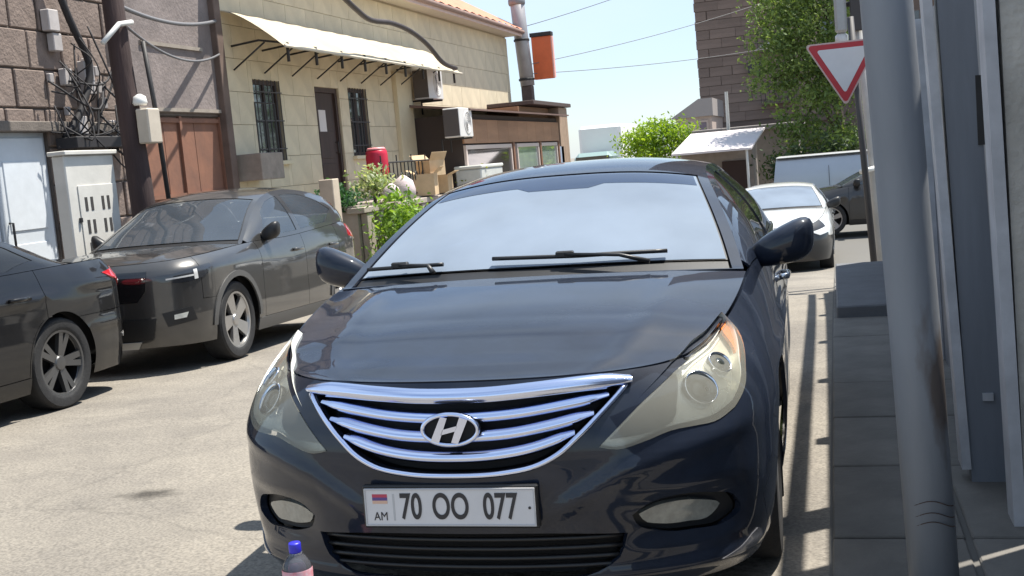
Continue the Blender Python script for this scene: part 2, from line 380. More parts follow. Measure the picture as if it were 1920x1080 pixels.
bh = [(9.9, 11.86, -1, 2.28), (13.55, 16.10, -1, 2.52)]
wl = MB()
for a, b, c, d in ((5, 9.9, gb, 6.5), (9.9, 11.86, 2.28, 6.5), (11.86, 13.55, gb, 6.5), (13.55, 16.12, 2.52, 6.5)): wl.box((FX-.4, a, c), (FX-.035, b, d))
W(wl.build('wall', mortar, brown), brown)
clad(brown, 'stone_block', stone, FX, 8.6, 13.45, -.2, 6.2, .56, .46, bh, .022, .05, .012, .012, .5, .22)
W(MB().box((FX-.12, 9.9, gb), (FX-.08, 11.86, 2.28)).build('door_backing', mat('door_white', (.62, .66, .70), .5, var=.1, vs_=3), brown), brown)
for a, b in ((9.98, 10.86), (10.90, 11.78)):
    dl = W(MB().box((FX-.08, a, gb), (FX-.03, b, 2.22), .01).build('door_leaf', mat('door_white', (.62, .66, .70), .5), brown), brown)
    for c, d in ((.25, 1.0), (1.15, 1.95)): MB().box((FX-.032, a+.12, c), (FX-.018, b-.12, d), .008).build('door_panel', mat('door_panel_pale', (.66, .70, .74), .5, var=.08), dl)
W(MB().tube([(FX-.02, 11.0, .9), (FX+.03, 11.0, .9), (FX+.03, 11.0, 1.25), (FX-.02, 11.0, 1.25)], .014, 8).build('door_handle', dark_m := mat('dark_iron', (.03, .028, .028), .6, var=.3), brown, True), brown)
W(MB().box((FX-.03, 9.7, 2.28), (FX+.10, 13.3, 2.40), .01).build('lintel', mat('lintel_concrete', (.17, .145, .125), .9, var=.25, bump=.4), brown), brown)
# grey render on the wall above the gate
W(MB().box((FX-.036, 13.47, 2.56), (FX-.004, 16.1, 6.4)).build('render_panel', mat('grey_render', (.22, .185, .175), .92, var=.28, vs_=2.4, bump=.5, bs=18), brown), brown)
for z, y0_, y1_ in ((2.57, 13.5, 16.1), (3.48, 14.0, 15.6), (4.55, 13.5, 16.1)): W(MB().box((FX-.004, y0_, z), (FX+.03, y1_, z+.05)).build('ledge', mat('ledge_stone', (.30, .26, .22), .9, var=.2), brown), brown)
W(MB().box((FX-.05, 15.95, gb), (FX+.10, 16.14, 6.3), .01).build('corner_post', mat('corner_brown', (.15, .105, .085), .8, var=.3, vs_=3), brown), brown)
# orange-brown sheet gate
gate = empty('sheet_gate', (FX, 14.8, gb), label='rusty orange-brown sheet metal gate in the stone wall', cat='gate')
gm = mat('rust_orange_sheet', (.25, .115, .07), .75, .0, var=.3, vs_=2.2, bump=.15, bs=14, col2=(.16, .08, .055), objvar=.05)
for i, (a, b) in enumerate(((13.58, 14.42), (14.43, 15.24), (15.25, 15.94))): W(MB().box((FX-.10, a, gb+.05), (FX-.06, b, 2.5), .004).build('sheet_panel', gm, gate), gate)
for z in (.3, 1.35, 2.42): W(MB().box((FX-.06, 13.58, z), (FX-.02, 15.94, z+.06)).build('gate_rail', gm, gate), gate)
for y in (13.56, 14.80, 15.92): W(MB().box((FX-.058, y, gb), (FX-.012, y+.06, 2.51)).build('gate_stile', gm, gate), gate)
W(MB().box((FX-.06, 14.60, .85), (FX-.01, 14.72, 1.05), .005).build('gate_lock', dark_m, gate), gate)

# ---- long cream-tiled house
cream = empty('tiled_house', (FX, 24, gz(24)), label='long cream tiled house with awning, dark door and red tiled roof', cat='house')
ops = [(17.10, 18.05, 1.80, 3.14), (19.42, 20.50, .95, 3.11), (20.93, 21.84, 1.82, 3.14)]
wl = MB(); yy = 16.16; Y1 = 32.9
for (a, b, c, d) in ops: wl.box((FX-.4, yy, -1.2), (FX-.03, a, 5.05)); wl.box((FX-.4, a, -1.2), (FX-.03, b, c)); wl.box((FX-.4, a, d), (FX-.03, b, 5.05)); yy = b
wl.box((FX-.4, yy, -1.2), (FX-.03, Y1-.02, 5.05)); W(wl.build('wall', grout, cream), cream)
clad(cream, 'wall_tile', beige, FX, 16.17, Y1, -.2, 5.0, .80, .52, ops, .007, .028, .002, .0015, .5)
# pilaster that stands proud at the AC unit, end wall
W(MB().box((FX, 23.35, .9), (FX+.10, 24.25, 3.55), .006).build('pilaster', mat('pilaster_cream', (.66, .57, .40), .75, var=.08, vs_=2), cream), cream)
endm = mat('end_wall_cream', (.55, .47, .33), .8, var=.12, vs_=2); W(MB().box((FX-9, Y1-.3, -1.2), (FX-.4, Y1-.01, 5.05)).build('end_wall', endm, cream), cream)
wood = mat('dark_brown_frame', (.055, .032, .026), .6, var=.3, vs_=8, stretch=(1, 1, .2)); pane = mat('window_pane', (.045, .05, .055), .06, coat=1., var=.4, vs_=2.5); barm = mat('grille_iron', (.06, .055, .055), .6)
for (a, b, c, d) in (ops[0], ops[2]):
    wf = MB()
    for p, q in (((a, c), (a+.07, d)), ((b-.07, c), (b, d)), ((a+.07, c), (b-.07, c+.07)), ((a+.07, d-.07), (b-.07, d)), (((a+b)/2-.03, c+.07), ((a+b)/2+.03, d-.07))): wf.box((FX-.12, p[0], p[1]), (FX-.06, q[0], q[1]))
    wo_ = W(wf.build('window', wood, cream), cream)
    for p, q in ((a+.07, (a+b)/2-.03), ((a+b)/2+.03, b-.07)): MB().box((FX-.10, p, c+.07), (FX-.09, q, d-.07)).build('pane', pane, wo_)
    for i in range(7): y_ = a+.06+(b-a-.12)*i/6; W(MB().tube([(FX+.02, y_, c), (FX+.02, y_, d)], .009, 6).build('window_bar', barm, cream), cream)
    for z_ in (c+.2, (c+d)/2, d-.2): W(MB().box((FX+.012, a, z_-.01), (FX+.028, b, z_+.01)).build('window_bar', barm, cream), cream)
    W(MB().box((FX-.02, a-.06, c-.07), (FX+.09, b+.06, c), .006).build('window_sill', mat('pilaster_cream', (.66, .57, .40)), cream), cream)
a, b, c, d = ops[1]
df = MB()
for p, q in (((a, c), (a+.09, d)), ((b-.09, c), (b, d)), ((a+.09, d-.09), (b-.09, d))): df.box((FX-.16, p[0], p[1]), (FX-.05, q[0], q[1]))
W(df.build('door_frame', wood, cream), cream); dl = W(MB().box((FX-.15, a+.09, c), (FX-.10, b-.09, d-.09), .004).build('door', wood, cream), cream)
for z0_, z1_ in ((c+.12, c+.75), (c+.85, c+1.35)): MB().box((FX-.102, a+.22, z0_), (FX-.088, b-.22, z1_), .006).build('door_panel', wood, dl)
MB().box((FX-.10, a+.28, 2.22), (FX-.094, a+.58, 2.70)).build('door_notice', mat('notice_paper', (.66, .62, .60), .7), dl)
MB().tube([(FX-.1, b-.17, 1.9), (FX-.04, b-.17, 1.9), (FX-.04, b-.17, 2.1), (FX-.1, b-.17, 2.1)], .012, 6).build('door_handle', barm, dl, True)
# eaves: soffit, gutter, tiled roof
soff = mat('soffit_cream', (.60, .54, .44), .7, var=.08); rtile = mat('red_roof_tile', (.50, .20, .12), .75, var=.22, vs_=5, bump=.2, objvar=.08)
W(MB().box((FX-.1, 16.0, 5.05), (FX+.42, Y1+.1, 5.12)).build('soffit', soff, cream), cream)
W(MB().box((FX+.42, 16.0, 5.02), (FX+.46, Y1+.1, 5.22)).build('fascia', mat('fascia_pink', (.66, .50, .44), .6, var=.1), cream), cream)
W(MB().tube([(FX+.50, 16.0, 5.14), (FX+.50, Y1+.1, 5.14)], .055, 10).build('gutter', mat('gutter_brown', (.28, .19, .16), .5, var=.15), cream, True), cream)
sl = R(30); L_ = 5.2; vv = []; ff = []; nn_ = 168
for i in range(nn_+1):
    y_ = 16.0+(Y1+.1-16.0)*i/nn_; hh = .025*math.cos(i*math.pi/3)
    for k in range(2): vv.append((FX+.50-L_*k*math.cos(sl)-hh*math.sin(sl), y_, 5.22+L_*k*math.sin(sl)+hh*math.cos(sl)))
ff = [(2*i, 2*i+1, 2*i+3, 2*i+2)[::-1] for i in range(nn_)]
W(meshobj('roof', vv, ff, rtile, cream, True), cream)
W(MB().box((FX-4.4, 16.0, 5.12), (FX+.3, Y1, 5.2)).build('roof_floor', soff, cream), cream)
W(MB().prism([(FX+.35, 5.2), (FX-4.1, 5.2), (FX-4.1, 7.75)], lambda a, b, t: (a, t, b), Y1-.2, Y1+.05).build('gable', endm, cream), cream)
W(MB().box((FX-2.0, 29.8, 5.6), (FX-1.5, 30.4, 7.6), .01).build('chimney', mat('chimney_red', (.36, .045, .06), .6, var=.15), cream), cream)
# terrace in front of the door
ter = empty('terrace', (-8.3, 20, gz(20)), label='low stone terrace with pierced balustrade in front of the cream house', cat='terrace')
tm = mat('terrace_stone', (.36, .31, .27), .85, var=.2, vs_=3, bump=.3, objvar=.08)
W(MB().box((FX-.03, 17.9, -1.2), (-7.75, 26.5, .93)).build('deck', tm, ter), ter); W(MB().box((-7.92, 17.85, .80), (-7.60, 26.5, .90), .01).build('coping', tm, ter), ter)
y = 18.0
while y < 26.3: W(MB().box((-7.74, y, -.95), (-7.62, y+.30, .79), .01).build('pier', tm, ter), ter); y += .55
y = 18.3
while y < 26.3: W(MB().box((-7.735, y+.002, .3), (-7.66, y+.248, .5), .005).build('pierced_block', tm, ter), ter); y += .55
W(MB().box((-7.86, 16.75, -1.0), (-7.62, 17.0, 1.42), .012).build('gate_pier', mat('pier_stone', (.50, .42, .33), .85, var=.15, vs_=4), ter), ter)

# ---- brown timber kiosk at the end of the cream house
kio = empty('timber_kiosk', (-7.4, 31, gz(30)), label='brown timber kiosk with framed windows beside the cream house', cat='kiosk')
kw = mat('kiosk_wood', (.36, .20, .115), .7, var=.2, vs_=4, stretch=(1, .15, 1), bump=.2, objvar=.1); kr = mat('kiosk_roof', (.16, .10, .085), .6, var=.2); KX = -7.8
for i in range(10): W(MB().box((KX-.05, 24.3+.92*i, 1.92), (KX-.005, 24.3+.92*i+.91, 2.46), .004).build('fascia_board', kw, kio), kio)
W(MB().box((FX+.02, 24.3, -.9), (KX-.06, 33.58, 2.58)).build('kiosk_core', mat('kiosk_inside', (.06, .045, .04), .9), kio), kio)
W(meshobj('kiosk_roof', [(KX+.3, 24.0, 2.62), (KX+.3, 33.7, 2.62), (FX, 33.7, 2.82), (FX, 24.0, 2.82), (KX+.3, 24.0, 2.66), (KX+.3, 33.7, 2.66), (FX, 33.7, 2.88), (FX, 24.0, 2.88)], [(3, 2, 1, 0), (4, 5, 6, 7), (0, 1, 5, 4), (1, 2, 6, 5), (2, 3, 7, 6), (3, 0, 4, 7)], kr, kio), kio)
W(MB().box((FX-.1, 30.3, 2.92), (KX+.12, 34.9, 3.03), .01).build('upper_roof', mat('kiosk_roof_dark', (.08, .055, .05), .6), kio), kio)
W(MB().box((FX+.02, 30.2, 2.59), (KX-.3, 33.59, 2.90)).build('roof_infill', kw, kio), kio)
W(MB().box((FX+.02, 33.6, -.9), (KX+.02, 34.7, 2.9)).build('rear_room', mat('rear_room_wood', (.34, .24, .17), .8, var=.15), kio), kio)
wf = mat('pale_frame', (.55, .46, .42), .5); kg = mat('kiosk_glass', (.03, .028, .028), .06, coat=1., var=.3, vs_=2); kg2 = mat('kiosk_pale_glass', (.30, .36, .34), .08, coat=1., var=.15, vs_=2)
for a, b, gm_ in ((24.3, 28.1, kg), (28.6, 30.9, kg2), (31.1, 33.1, kg2)):
    q = MB()
    for p, r_ in (((a, .3), (a+.09, 1.88)), ((b-.09, .3), (b, 1.88)), ((a+.09, .3), (b-.09, .39)), ((a+.09, 1.79), (b-.09, 1.88))): q.box((KX-.04, p[0], p[1]), (KX+.02, r_[0], r_[1]))
    w_ = W(q.build('window', wf, kio), kio); MB().box((KX-.03, a+.09, .39), (KX-.02, b-.09, 1.79)).build('pane', gm_, w_)
W(MB().box((KX-.05, 24.2, -.9), (KX+.0, 33.2, .3)).build('kiosk_skirt', kw, kio), kio)
for y in (28.2, 31.0, 33.2): W(MB().box((KX-.05, y, -.9), (KX+.035, y+.14, 1.91)).build('kiosk_post', mat('kiosk_post', (.20, .10, .06), .7), kio), kio)
# hanging signs on the kiosk front are too small to read: a pale and a blue card
W(MB().box((KX-.0, 33.35, 1.2), (KX+.02, 33.9, 1.75)).build('card', mat('card_blue', (.30, .36, .46), .6), kio), kio)

# ================================================================== far setting
def box_windows(root, m, mp_, X0, X1, Y, z0, z1, nx, nz, w, h):
    for i in range(nx):
        for k in range(nz):
            x = X0+(X1-X0)*(i+.5)/nx; z = z0+(z1-z0)*(k+.5)/nz
            q = MB()
            for p, r_ in (((x-w/2, z-h/2), (x-w/2+.1, z+h/2)), ((x+w/2-.1, z-h/2), (x+w/2, z+h/2)), ((x-w/2+.1, z-h/2), (x+w/2-.1, z-h/2+.1)), ((x-w/2+.1, z+h/2-.1), (x+w/2-.1, z+h/2))): q.box((p[0], Y-.06, p[1]), (r_[0], Y+.04, r_[1]))
            o = W(q.build('window', m, root), root); MB().box((x-w/2+.1, Y-.03, z-h/2+.1), (x+w/2-.1, Y-.01, z+h/2-.1)).build('pane', mp_, o)
tower = empty('apartment_tower', (-3, 70, gz(70)), label='tall brown stone apartment block rising behind the tree', cat='building')
tstone = mat('tower_tuff', (.20, .145, .12), .9, var=.25, vs_=.35, bump=.3, bs=3, stretch=(.6, .6, 5), objvar=.10)
tw_ = mat('tower_wall', (.13, .095, .08), .95, var=.2, vs_=.5)
W(MB().box((-7.45, 70, gz(70)), (9, 82, 30)).build('wall', tw_, tower), tower)
z = 2.6; row = 0
while z < 13:
    x = -7.5-(.7 if row % 2 else 0)
    while x < -.5:
        w = 1.4*(1+random.uniform(-.12, .12)); a, b = max(x, -7.5), min(x+w, -.4); x += w
        if b-a > .1:
            o = link(bpy.data.objects.new('stone_course', None if False else CACHE.setdefault(('tow', round(b-a, 1)), (lambda q: (lambda me: (me.from_pydata(q.v, [], q.f), me.materials.append(tstone), me)[2])(bpy.data.meshes.new('stone_course')))(MB().box((-(b-a)/2+.015, -.05, -.26), ((b-a)/2-.015, .02, .26))))), tower)
            o.location = ((a+b)/2+3, random.uniform(-.02, .02), z+.27-gz(70))
    z += .55; row += 1
W(MB().box((-7.5, 69.8, 2.2), (0, 70, 2.5)).build('band_course', tw_, tower), tower)
for z in (3.4, 6.4, 9.4, 12.4):
    bq = W(MB().box((-3.9, 69.2, z), (-1.8, 70, z+.12)).build('balcony', tw_, tower), tower)
    for i in range(9): MB().box((-3.9+.25*i, 69.22, z+.12), (-3.86+.25*i, 69.26, z+1.0)).build('baluster', dark_m, bq)
    MB().box((-3.9, 69.2, z+1.0), (-1.8, 69.28, z+1.06)).build('handrail', dark_m, bq)
box_windows(tower, tw_, pane, -1.5, 8, 70, 2.8, 26, 4, 8, 1.5, 1.6)
W(MB().box((-4.55, 69.5, 5.3), (-3.75, 70, 5.95), .02).build('ac_unit', mat('ac_dark', (.05, .045, .045), .7), tower), tower)
W(MB().tube([(-4.0, 69.9, 6.6), (-3.6, 68.9, 6.75), (-3.0, 68.3, 6.85)], .06, 8).build('lamp_arm', mat('pale_paint', (.60, .60, .58), .6), tower, True), tower)
low = empty('low_house', (-7, 60, gz(60)), label='small pale pink house in the distance left of the stone tower', cat='house')
lm = mat('pink_plaster', (.42, .34, .30), .85, var=.12, vs_=.6)
W(MB().box((-7.75, 60, gz(60)), (-5.9, 66, 2.9)).build('wall', lm, low), low)
W(MB().prism([(-8.0, 2.85), (-5.8, 2.85), (-5.8, 3.75), (-6.5, 3.75)], lambda a, b, t: (a, t, b), 59.8, 66).build('roof', mat('grey_roof', (.30, .27, .26), .8), low), low)
box_windows(low, lm, mat('far_pane', (.16, .13, .16), .3), -6.7, -6.0, 60, 1.7, 2.8, 1, 1, .55, .8)
# white covered lorry between kiosk and bush
lor = empty('covered_lorry', (-8.9, 45, gz(45)), label='white box lorry parked beyond the kiosk', cat='lorry'); lw = mat('white_tarpaulin', (.80, .80, .80), .6, var=.05, vs_=1)
W(MB().box((-9.7, 45, .1), (-8.0, 49.5, 2.55), .12).build('cargo_box', lw, lor), lor); W(MB().box((-9.6, 43.3, -.3), (-8.1, 44.9, 1.5), .2).build('cab', mat('cab_teal', (.30, .42, .40), .4, coat=1.), lor), lor)
W(MB().box((-9.5, 43.28, .65), (-8.2, 43.36, 1.35)).build('cab_window', pane, lor), lor); W(MB().box((-9.6, 44.8, -.35), (-8.1, 49.4, .08)).build('frame', dark_m, lor), lor)
for x in (-9.55, -8.15):
    for y in (44.1, 48.3): W(MB().lathe([(.05, -.12), (.42, -.12), (.45, -.08), (.45, .08), (.42, .12), (.05, .12)], (x, y, -.38), 'x', 20).build('wheel', mat('tyre_far', (.02, .02, .02), .8), lor), lor)
# low market pavilion with pale roof
pv_ = empty('roadside_pavilion', (-3.2, 37, gz(37)), label='small pavilion with pale sloping roof below the stone tower', cat='pavilion')
prm = mat('pale_sheet_roof', (.66, .60, .60), .55, var=.1, vs_=1.2)
W(meshobj('roof', [(-4.75, 35.2, 1.16), (-2.35, 35.2, 1.16), (-2.1, 38.5, 1.75), (-4.5, 38.5, 1.75), (-4.75, 35.2, 1.22), (-2.35, 35.2, 1.22), (-2.1, 38.5, 1.81), (-4.5, 38.5, 1.81)], [(3, 2, 1, 0), (4, 5, 6, 7), (0, 1, 5, 4), (1, 2, 6, 5), (2, 3, 7, 6), (3, 0, 4, 7)], prm, pv_), pv_)
pw = mat('pavilion_wall', (.30, .26, .23), .9, var=.15)
W(MB().box((-4.6, 36.4, -.85), (-2.4, 38.4, 1.3)).build('wall', pw, pv_), pv_); W(MB().box((-3.35, 36.33, -.85), (-2.6, 36.41, .85)).build('doorway', mat('doorway_brown', (.05, .03, .025), .9), pv_), pv_)
W(MB().box((-4.4, 36.33, .1), (-3.6, 36.41, .8)).build('hatch', mat('doorway_brown', (.05, .03, .025), .9), pv_), pv_)
for x in (-4.6, -2.5): W(MB().tube([(x, 35.3, -.85), (x, 35.3, 1.16)], .04, 8).build('post', mat('pale_paint', (.60, .60, .58)), pv_), pv_)
pr = empty('shed', (-1.8, 41, gz(41)), label='flat grey roof shed behind the pavilion', cat='shed')
W(MB().box((-4.2, 40, -.85), (-1.1, 43, 1.75)).build('wall', pw, pr), pr); W(MB().box((-4.6, 39.7, 1.75), (-.9, 43.3, 1.92), .02).build('roof', mat('grey_roof', (.30, .27, .26)), pr), pr)
pol = tag(MB().tube([(-3.35, 39.2, -.85), (-3.32, 39.2, 3.1)], [.07, .055], 10).build('concrete_post', mat('pale_paint', (.60, .60, .58))), 'thin pale post standing above the pavilion roof', 'post')
# van and verge across the end of the street
vn = empty('cargo_van', (1.2, 32.6, gz(32)), label='long pale silver-grey van standing across the end of the street', cat='van')
vm = mat('van_silver', (.40, .44, .50), .4, .2, var=.06, vs_=1.2, coat=.8)
sec = [(-1.0, -.55), (-1.0, .25), (-.93, .62), (-.84, .80), (-.68, .87), (.68, .87), (.84, .80), (.93, .62), (1.0, .25), (1.0, -.55)]
W(MB().prism(sec, lambda a, b_, t_: (-1.62+t_*5.3+(.14*max(0, b_) if t_ < .5 else -.5*max(0, b_)), 32.7+a, b_), 0, 1).build('body', vm, vn, angle=.5), vn)
W(MB().box((-1.5, 31.69, -.28), (3.4, 31.72, -.16)).build('rub_strip', plas_ := mat('van_plastic', (.05, .05, .055), .6), vn), vn)
for x in (-.15, 1.35): W(MB().box((x, 31.69, -.5), (x+.012, 31.703, .60)).build('door_seam', plas_, vn), vn)
W(MB().box((1.55, 31.74, .22), (2.9, 31.765, .62), .004).build('side_window', pane, vn), vn)
W(MB().box((-1.5, 31.80, .872), (3.1, 33.6, .90), .01).build('roof_panel', mat('van_roof', (.62, .62, .62), .4, coat=.5), vn), vn)
for x in (-.75, 2.45):
    for y_ in (31.78, 33.6): W(MB().lathe([(.05, -.1), (.30, -.1), (.34, -.06), (.34, .06), (.30, .1), (.05, .1)], (x, y_, gz(32)+.34), 'y', 22).build('wheel', mat('tyre_far', (.02, .02, .02), .8), vn), vn)
vz = MB(); rr_ = random.Random(3)
for i in range(2600):
    x = rr_.uniform(-1.7, 6); y = rr_.uniform(30.9, 31.9); h = rr_.uniform(.25, .72)*(.6+.4*math.sin(x*2.1)**2); a = rr_.uniform(0, 6.28); dx, dy = .05*math.cos(a), .05*math.sin(a); lx, ly = rr_.uniform(-.12, .12), rr_.uniform(-.12, .12); zb = gz(31)
    vz.add([(x-dx, y-dy, zb), (x+dx, y+dy, zb), (x+lx+dx*.3, y+ly, zb+h), (x+lx-dx*.3, y+ly, zb+h)], [(0, 1, 2, 3)])
tag(vz.build('verge_grass', mat('verge_green', (.20, .30, .03), .7, var=.3, vs_=2)), 'bright yellow-green verge in front of the pale van', 'grass', kind='stuff')

# ---- trees
def tree(name, base, h, blobs, n, leaf, cols, seed, trunk_r, label, cat='tree', limbs=6, dens=.9):
    """tapered trunk with limbs; crown of leaf-sized faces clustered on twigs inside the blobs (world space)"""
    root = empty(name, base, label=label, cat=cat); rr = np.random.default_rng(seed); q = MB(); bx, by, bz = base; top = (bx+rr.normal(0, .15), by+rr.normal(0, .15), bz+h*.7)
    q.tube([base, (bx+.05, by, bz+h*.3), top], [trunk_r, trunk_r*.75, trunk_r*.35], 10)
    B = [(np.array(c, float), np.array(s, float)) for c, s in blobs]
    for i in range(limbs):
        c, s = B[i % len(B)]; e = c+rr.normal(0, .3, 3)*s; t = .35+.5*rr.random(); p0 = np.array(base)+(np.array(top)-np.array(base))*t; mid = (p0+e)/2+np.array([0, 0, .15*h*rr.random()*.5])
        q.tube([tuple(p0), tuple(mid), tuple(e)], [trunk_r*.4, trunk_r*.25, trunk_r*.08], 6)
    W(q.build('trunk', mat('bark', (.09, .07, .055), .95, var=.3, vs_=8, bump=.5), root, True), root)
    vol = np.array([s.prod() for c, s in B]); vol = vol**.8/(vol**.8).sum(); ncl = max(8, n//14); V = []; nc = len(cols); F = [[] for _ in cols]
    cl = []
    for k in range(ncl):
        c, s = B[rr.choice(len(B), p=vol)]; d = rr.normal(0, 1, 3); d /= np.linalg.norm(d); cl.append(c+d*s*(rr.random()**.45))
    for p in cl:
        ci = rr.integers(nc); cs = leaf*2.4*(.6+.8*rr.random())
        for _ in range(14):
            o = p+rr.normal(0, 1, 3)*cs*np.array([1, 1, .7]); a = rr.normal(0, 1, 3); a /= np.linalg.norm(a); b_ = np.cross(a, rr.normal(0, 1, 3)); b_ /= np.linalg.norm(b_); l = leaf*(.6+.8*rr.random()); w = l*.42
            i0 = len(V); V += [tuple(o-a*l), tuple(o+b_*w), tuple(o+a*l), tuple(o-b_*w+np.cross(a, b_)*w*.3)]; F[ci if rr.random() < .8 else rr.integers(nc)].append((i0, i0+1, i0+2, i0+3))
    me = bpy.data.meshes.new('crown'); me.from_pydata(V, [], [f for g_ in F for f in g_])
    for i, cc in enumerate(cols): me.materials.append(leafmat('leaf_%s_%d' % (name, i), cc))
    me.polygons.foreach_set('material_index', [i for i, g_ in enumerate(F) for _ in g_]); me.update()
    W(link(bpy.data.objects.new('crown', me), root), root); return root
def leafmat(name, c):
    if name in MATS: return MATS[name]
    M = mat(name, c, .55, var=.25, vs_=1.5); t = M.node_tree; b = t.nodes['Principled BSDF']; tr = t.nodes.new('ShaderNodeBsdfTranslucent'); tr.inputs[0].default_value = (c[0]*1.5, c[1]*1.5, c[2]*.8, 1); mx_ = t.nodes.new('ShaderNodeMixShader'); mx_.inputs[0].default_value = .4
    t.links.new(b.outputs[0], mx_.inputs[1]); t.links.new(tr.outputs[0], mx_.inputs[2]); t.links.new(mx_.outputs[0], t.nodes['Material Output'].inputs['Surface']); return M
tree('street_tree', (.2, 39, gz(39)), 8, [((-.4, 38, 5.6), (1.9, 1.6, 1.6)), ((-1.2, 37.5, 4.2), (1.3, 1.2, 1.1)), ((.6, 38, 4.0), (1.4, 1.3, 1.5)), ((-.2, 37.5, 2.5), (1.6, 1.2, 1.0)), ((-1.7, 37.6, 3.2), (.9, .8, .6)), ((.8, 38, 6.6), (1.6, 1.3, 1.4)), ((.3, 38, 1.3), (1.6, 1.0, .6)), ((-.9, 37.4, 1.5), (.9, .8, .7)), ((-1.3, 38, 5.4), (1.0, 1, 1.2)), ((-.3, 37.6, 3.6), (1.5, 1, 1))], 21000, .075,
     [(.15, .22, .06), (.11, .17, .045), (.20, .27, .08), (.075, .12, .035)], 5, .22, 'tall leafy green tree beside the stone tower, behind the give-way sign', limbs=12)
tree('bright_tree', (-5.9, 41, gz(41)), 3.2, [((-6.5, 40, 1.7), (.85, .7, .45)), ((-5.8, 40, 1.95), (.85, .7, .55)), ((-5.1, 40, 1.75), (.65, .6, .5)), ((-6.0, 40, 1.3), (1.2, .7, .4))], 4200, .075, [(.30, .42, .03), (.22, .34, .03), (.14, .24, .025)], 9, .10, 'low bright yellow-green tree beyond the black car roof', limbs=6)
tree('leafy_shrub', (-7.05, 18.3, gz(18)), 1.4, [((-7.05, 17.9, .75), (.32, .42, .35)), ((-7.0, 18.5, .45), (.35, .45, .45)), ((-6.95, 18.9, .1), (.3, .4, .45)), ((-7.1, 18.0, .2), (.4, .5, .5))], 3000, .055, [(.26, .40, .05), (.19, .32, .045), (.12, .22, .035)], 12, .03, 'bright green leafy shrub behind the tail of the grey suv', 'shrub', limbs=5)
tree('hedge', (.2, 36.2, gz(36)), 1.6, [((-1.2, 36, .5), (.8, .5, .7)), ((.1, 36, .7), (1.0, .5, .8)), ((1.3, 36, .8), (1.0, .5, .9)), ((2.4, 36, .7), (1, .5, .8))], 5200, .08, [(.05, .085, .03), (.035, .065, .025), (.07, .11, .03)], 21, .05, 'dark green hedge mass under the tall tree, behind the pale van', 'hedge', limbs=6)
tree('potted_plant', (-7.75, 18.75, .93), .7, [((-7.8, 18.75, 1.35), (.22, .25, .22)), ((-7.7, 18.95, 1.2), (.2, .2, .18))], 700, .05, [(.42, .46, .30), (.24, .32, .14)], 15, .02, 'pale variegated plant at the terrace edge below the red barrel', 'plant', limbs=3)
tree('dark_shrub', (-8.1, 17.95, .93), .6, [((-8.1, 17.75, 1.05), (.25, .35, .2)), ((-8.05, 18.15, 1.0), (.25, .3, .2))], 900, .05, [(.05, .13, .05), (.03, .09, .04)], 16, .02, 'dark green bush beside the dark house door', 'plant', limbs=3)
tree('wall_plant', (-7.8, 24.3, .93), .5, [((-7.8, 24.5, 1.15), (.22, .35, .2))], 500, .05, [(.20, .22, .04), (.26, .26, .06)], 18, .02, 'small olive plant between the cartons and the white cooler box', 'plant', limbs=3)

# ================================================================== things on the left
# ---- awning along the cream house
aw = empty('awning', (FX, 20, 3.5), label='cream sheet awning on brackets along the cream house', cat='awning')
am = mat('awning_sheet', (.50, .43, .31), .75, var=.18, vs_=1.2); vv = []; nseg = 60; na = 9
for i in range(nseg+1):
    y_ = 16.25+(25.0-16.25)*i/nseg
    for k in range(na): t = k/(na-1); vv.append((FX+.02+1.05*t, y_, 4.16-.68*t**1.4+.006*math.sin(i*1.3)))
ff = [(i*na+k, (i+1)*na+k, (i+1)*na+k+1, i*na+k+1) for i in range(nseg) for k in range(na-1)]
vo_ = [(x, y_, z-.012) for x, y_, z in vv]; nb = len(vv); ff2 = [tuple(q+nb for q in f_[::-1]) for f_ in ff]
edge = [(i*na+na-1, (i+1)*na+na-1, (i+1)*na+na-1+nb, i*na+na-1+nb) for i in range(nseg)]
W(meshobj('sheet', vv+vo_, ff+ff2+edge, am, aw, True), aw)
for i in range(9):
    y_ = 16.5+1.02*i
    W(MB().tube([(FX+.02, y_, 3.62), (FX+.5, y_, 3.66), (FX+1.0, y_, 3.56)], .018, 6).tube([(FX+.02, y_, 3.25), (FX+.6, y_, 3.62)], .014, 6).tube([(FX+.98, y_, 3.57), (FX+.98, y_, 3.28)], .025, 6).build('bracket', dark_m, aw, True), aw)
W(MB().tube([(FX+1.06, 16.25, 3.5), (FX+1.06, 25.0, 3.5)], .02, 6).build('front_rail', soff, aw), aw)
# dark arched conduit that crosses over the awning
p0 = [(FX+1.6, 16.2, 4.75), (FX+1.45, 17.2, 4.55), (FX+1.3, 18.6, 4.26), (FX+1.2, 19.4, 4.17)]; p1 = [(FX+1.2, 19.4, 4.17), (FX+1.2, 20.6, 4.2), (FX+1.2, 21.6, 4.12), (FX+1.2, 22.5, 3.92), (FX+1.2, 23.2, 3.66), (FX+1.15, 23.8, 3.6), (FX+1.12, 24.4, 3.58)]
tag(MB().tube(curve(p0[:-1]+p1, 44), .05, 8).build('arched_conduit', mat('conduit_brown', (.045, .035, .035), .6, var=.2), smooth=True), 'dark arched tube curving over the cream awning', 'conduit')
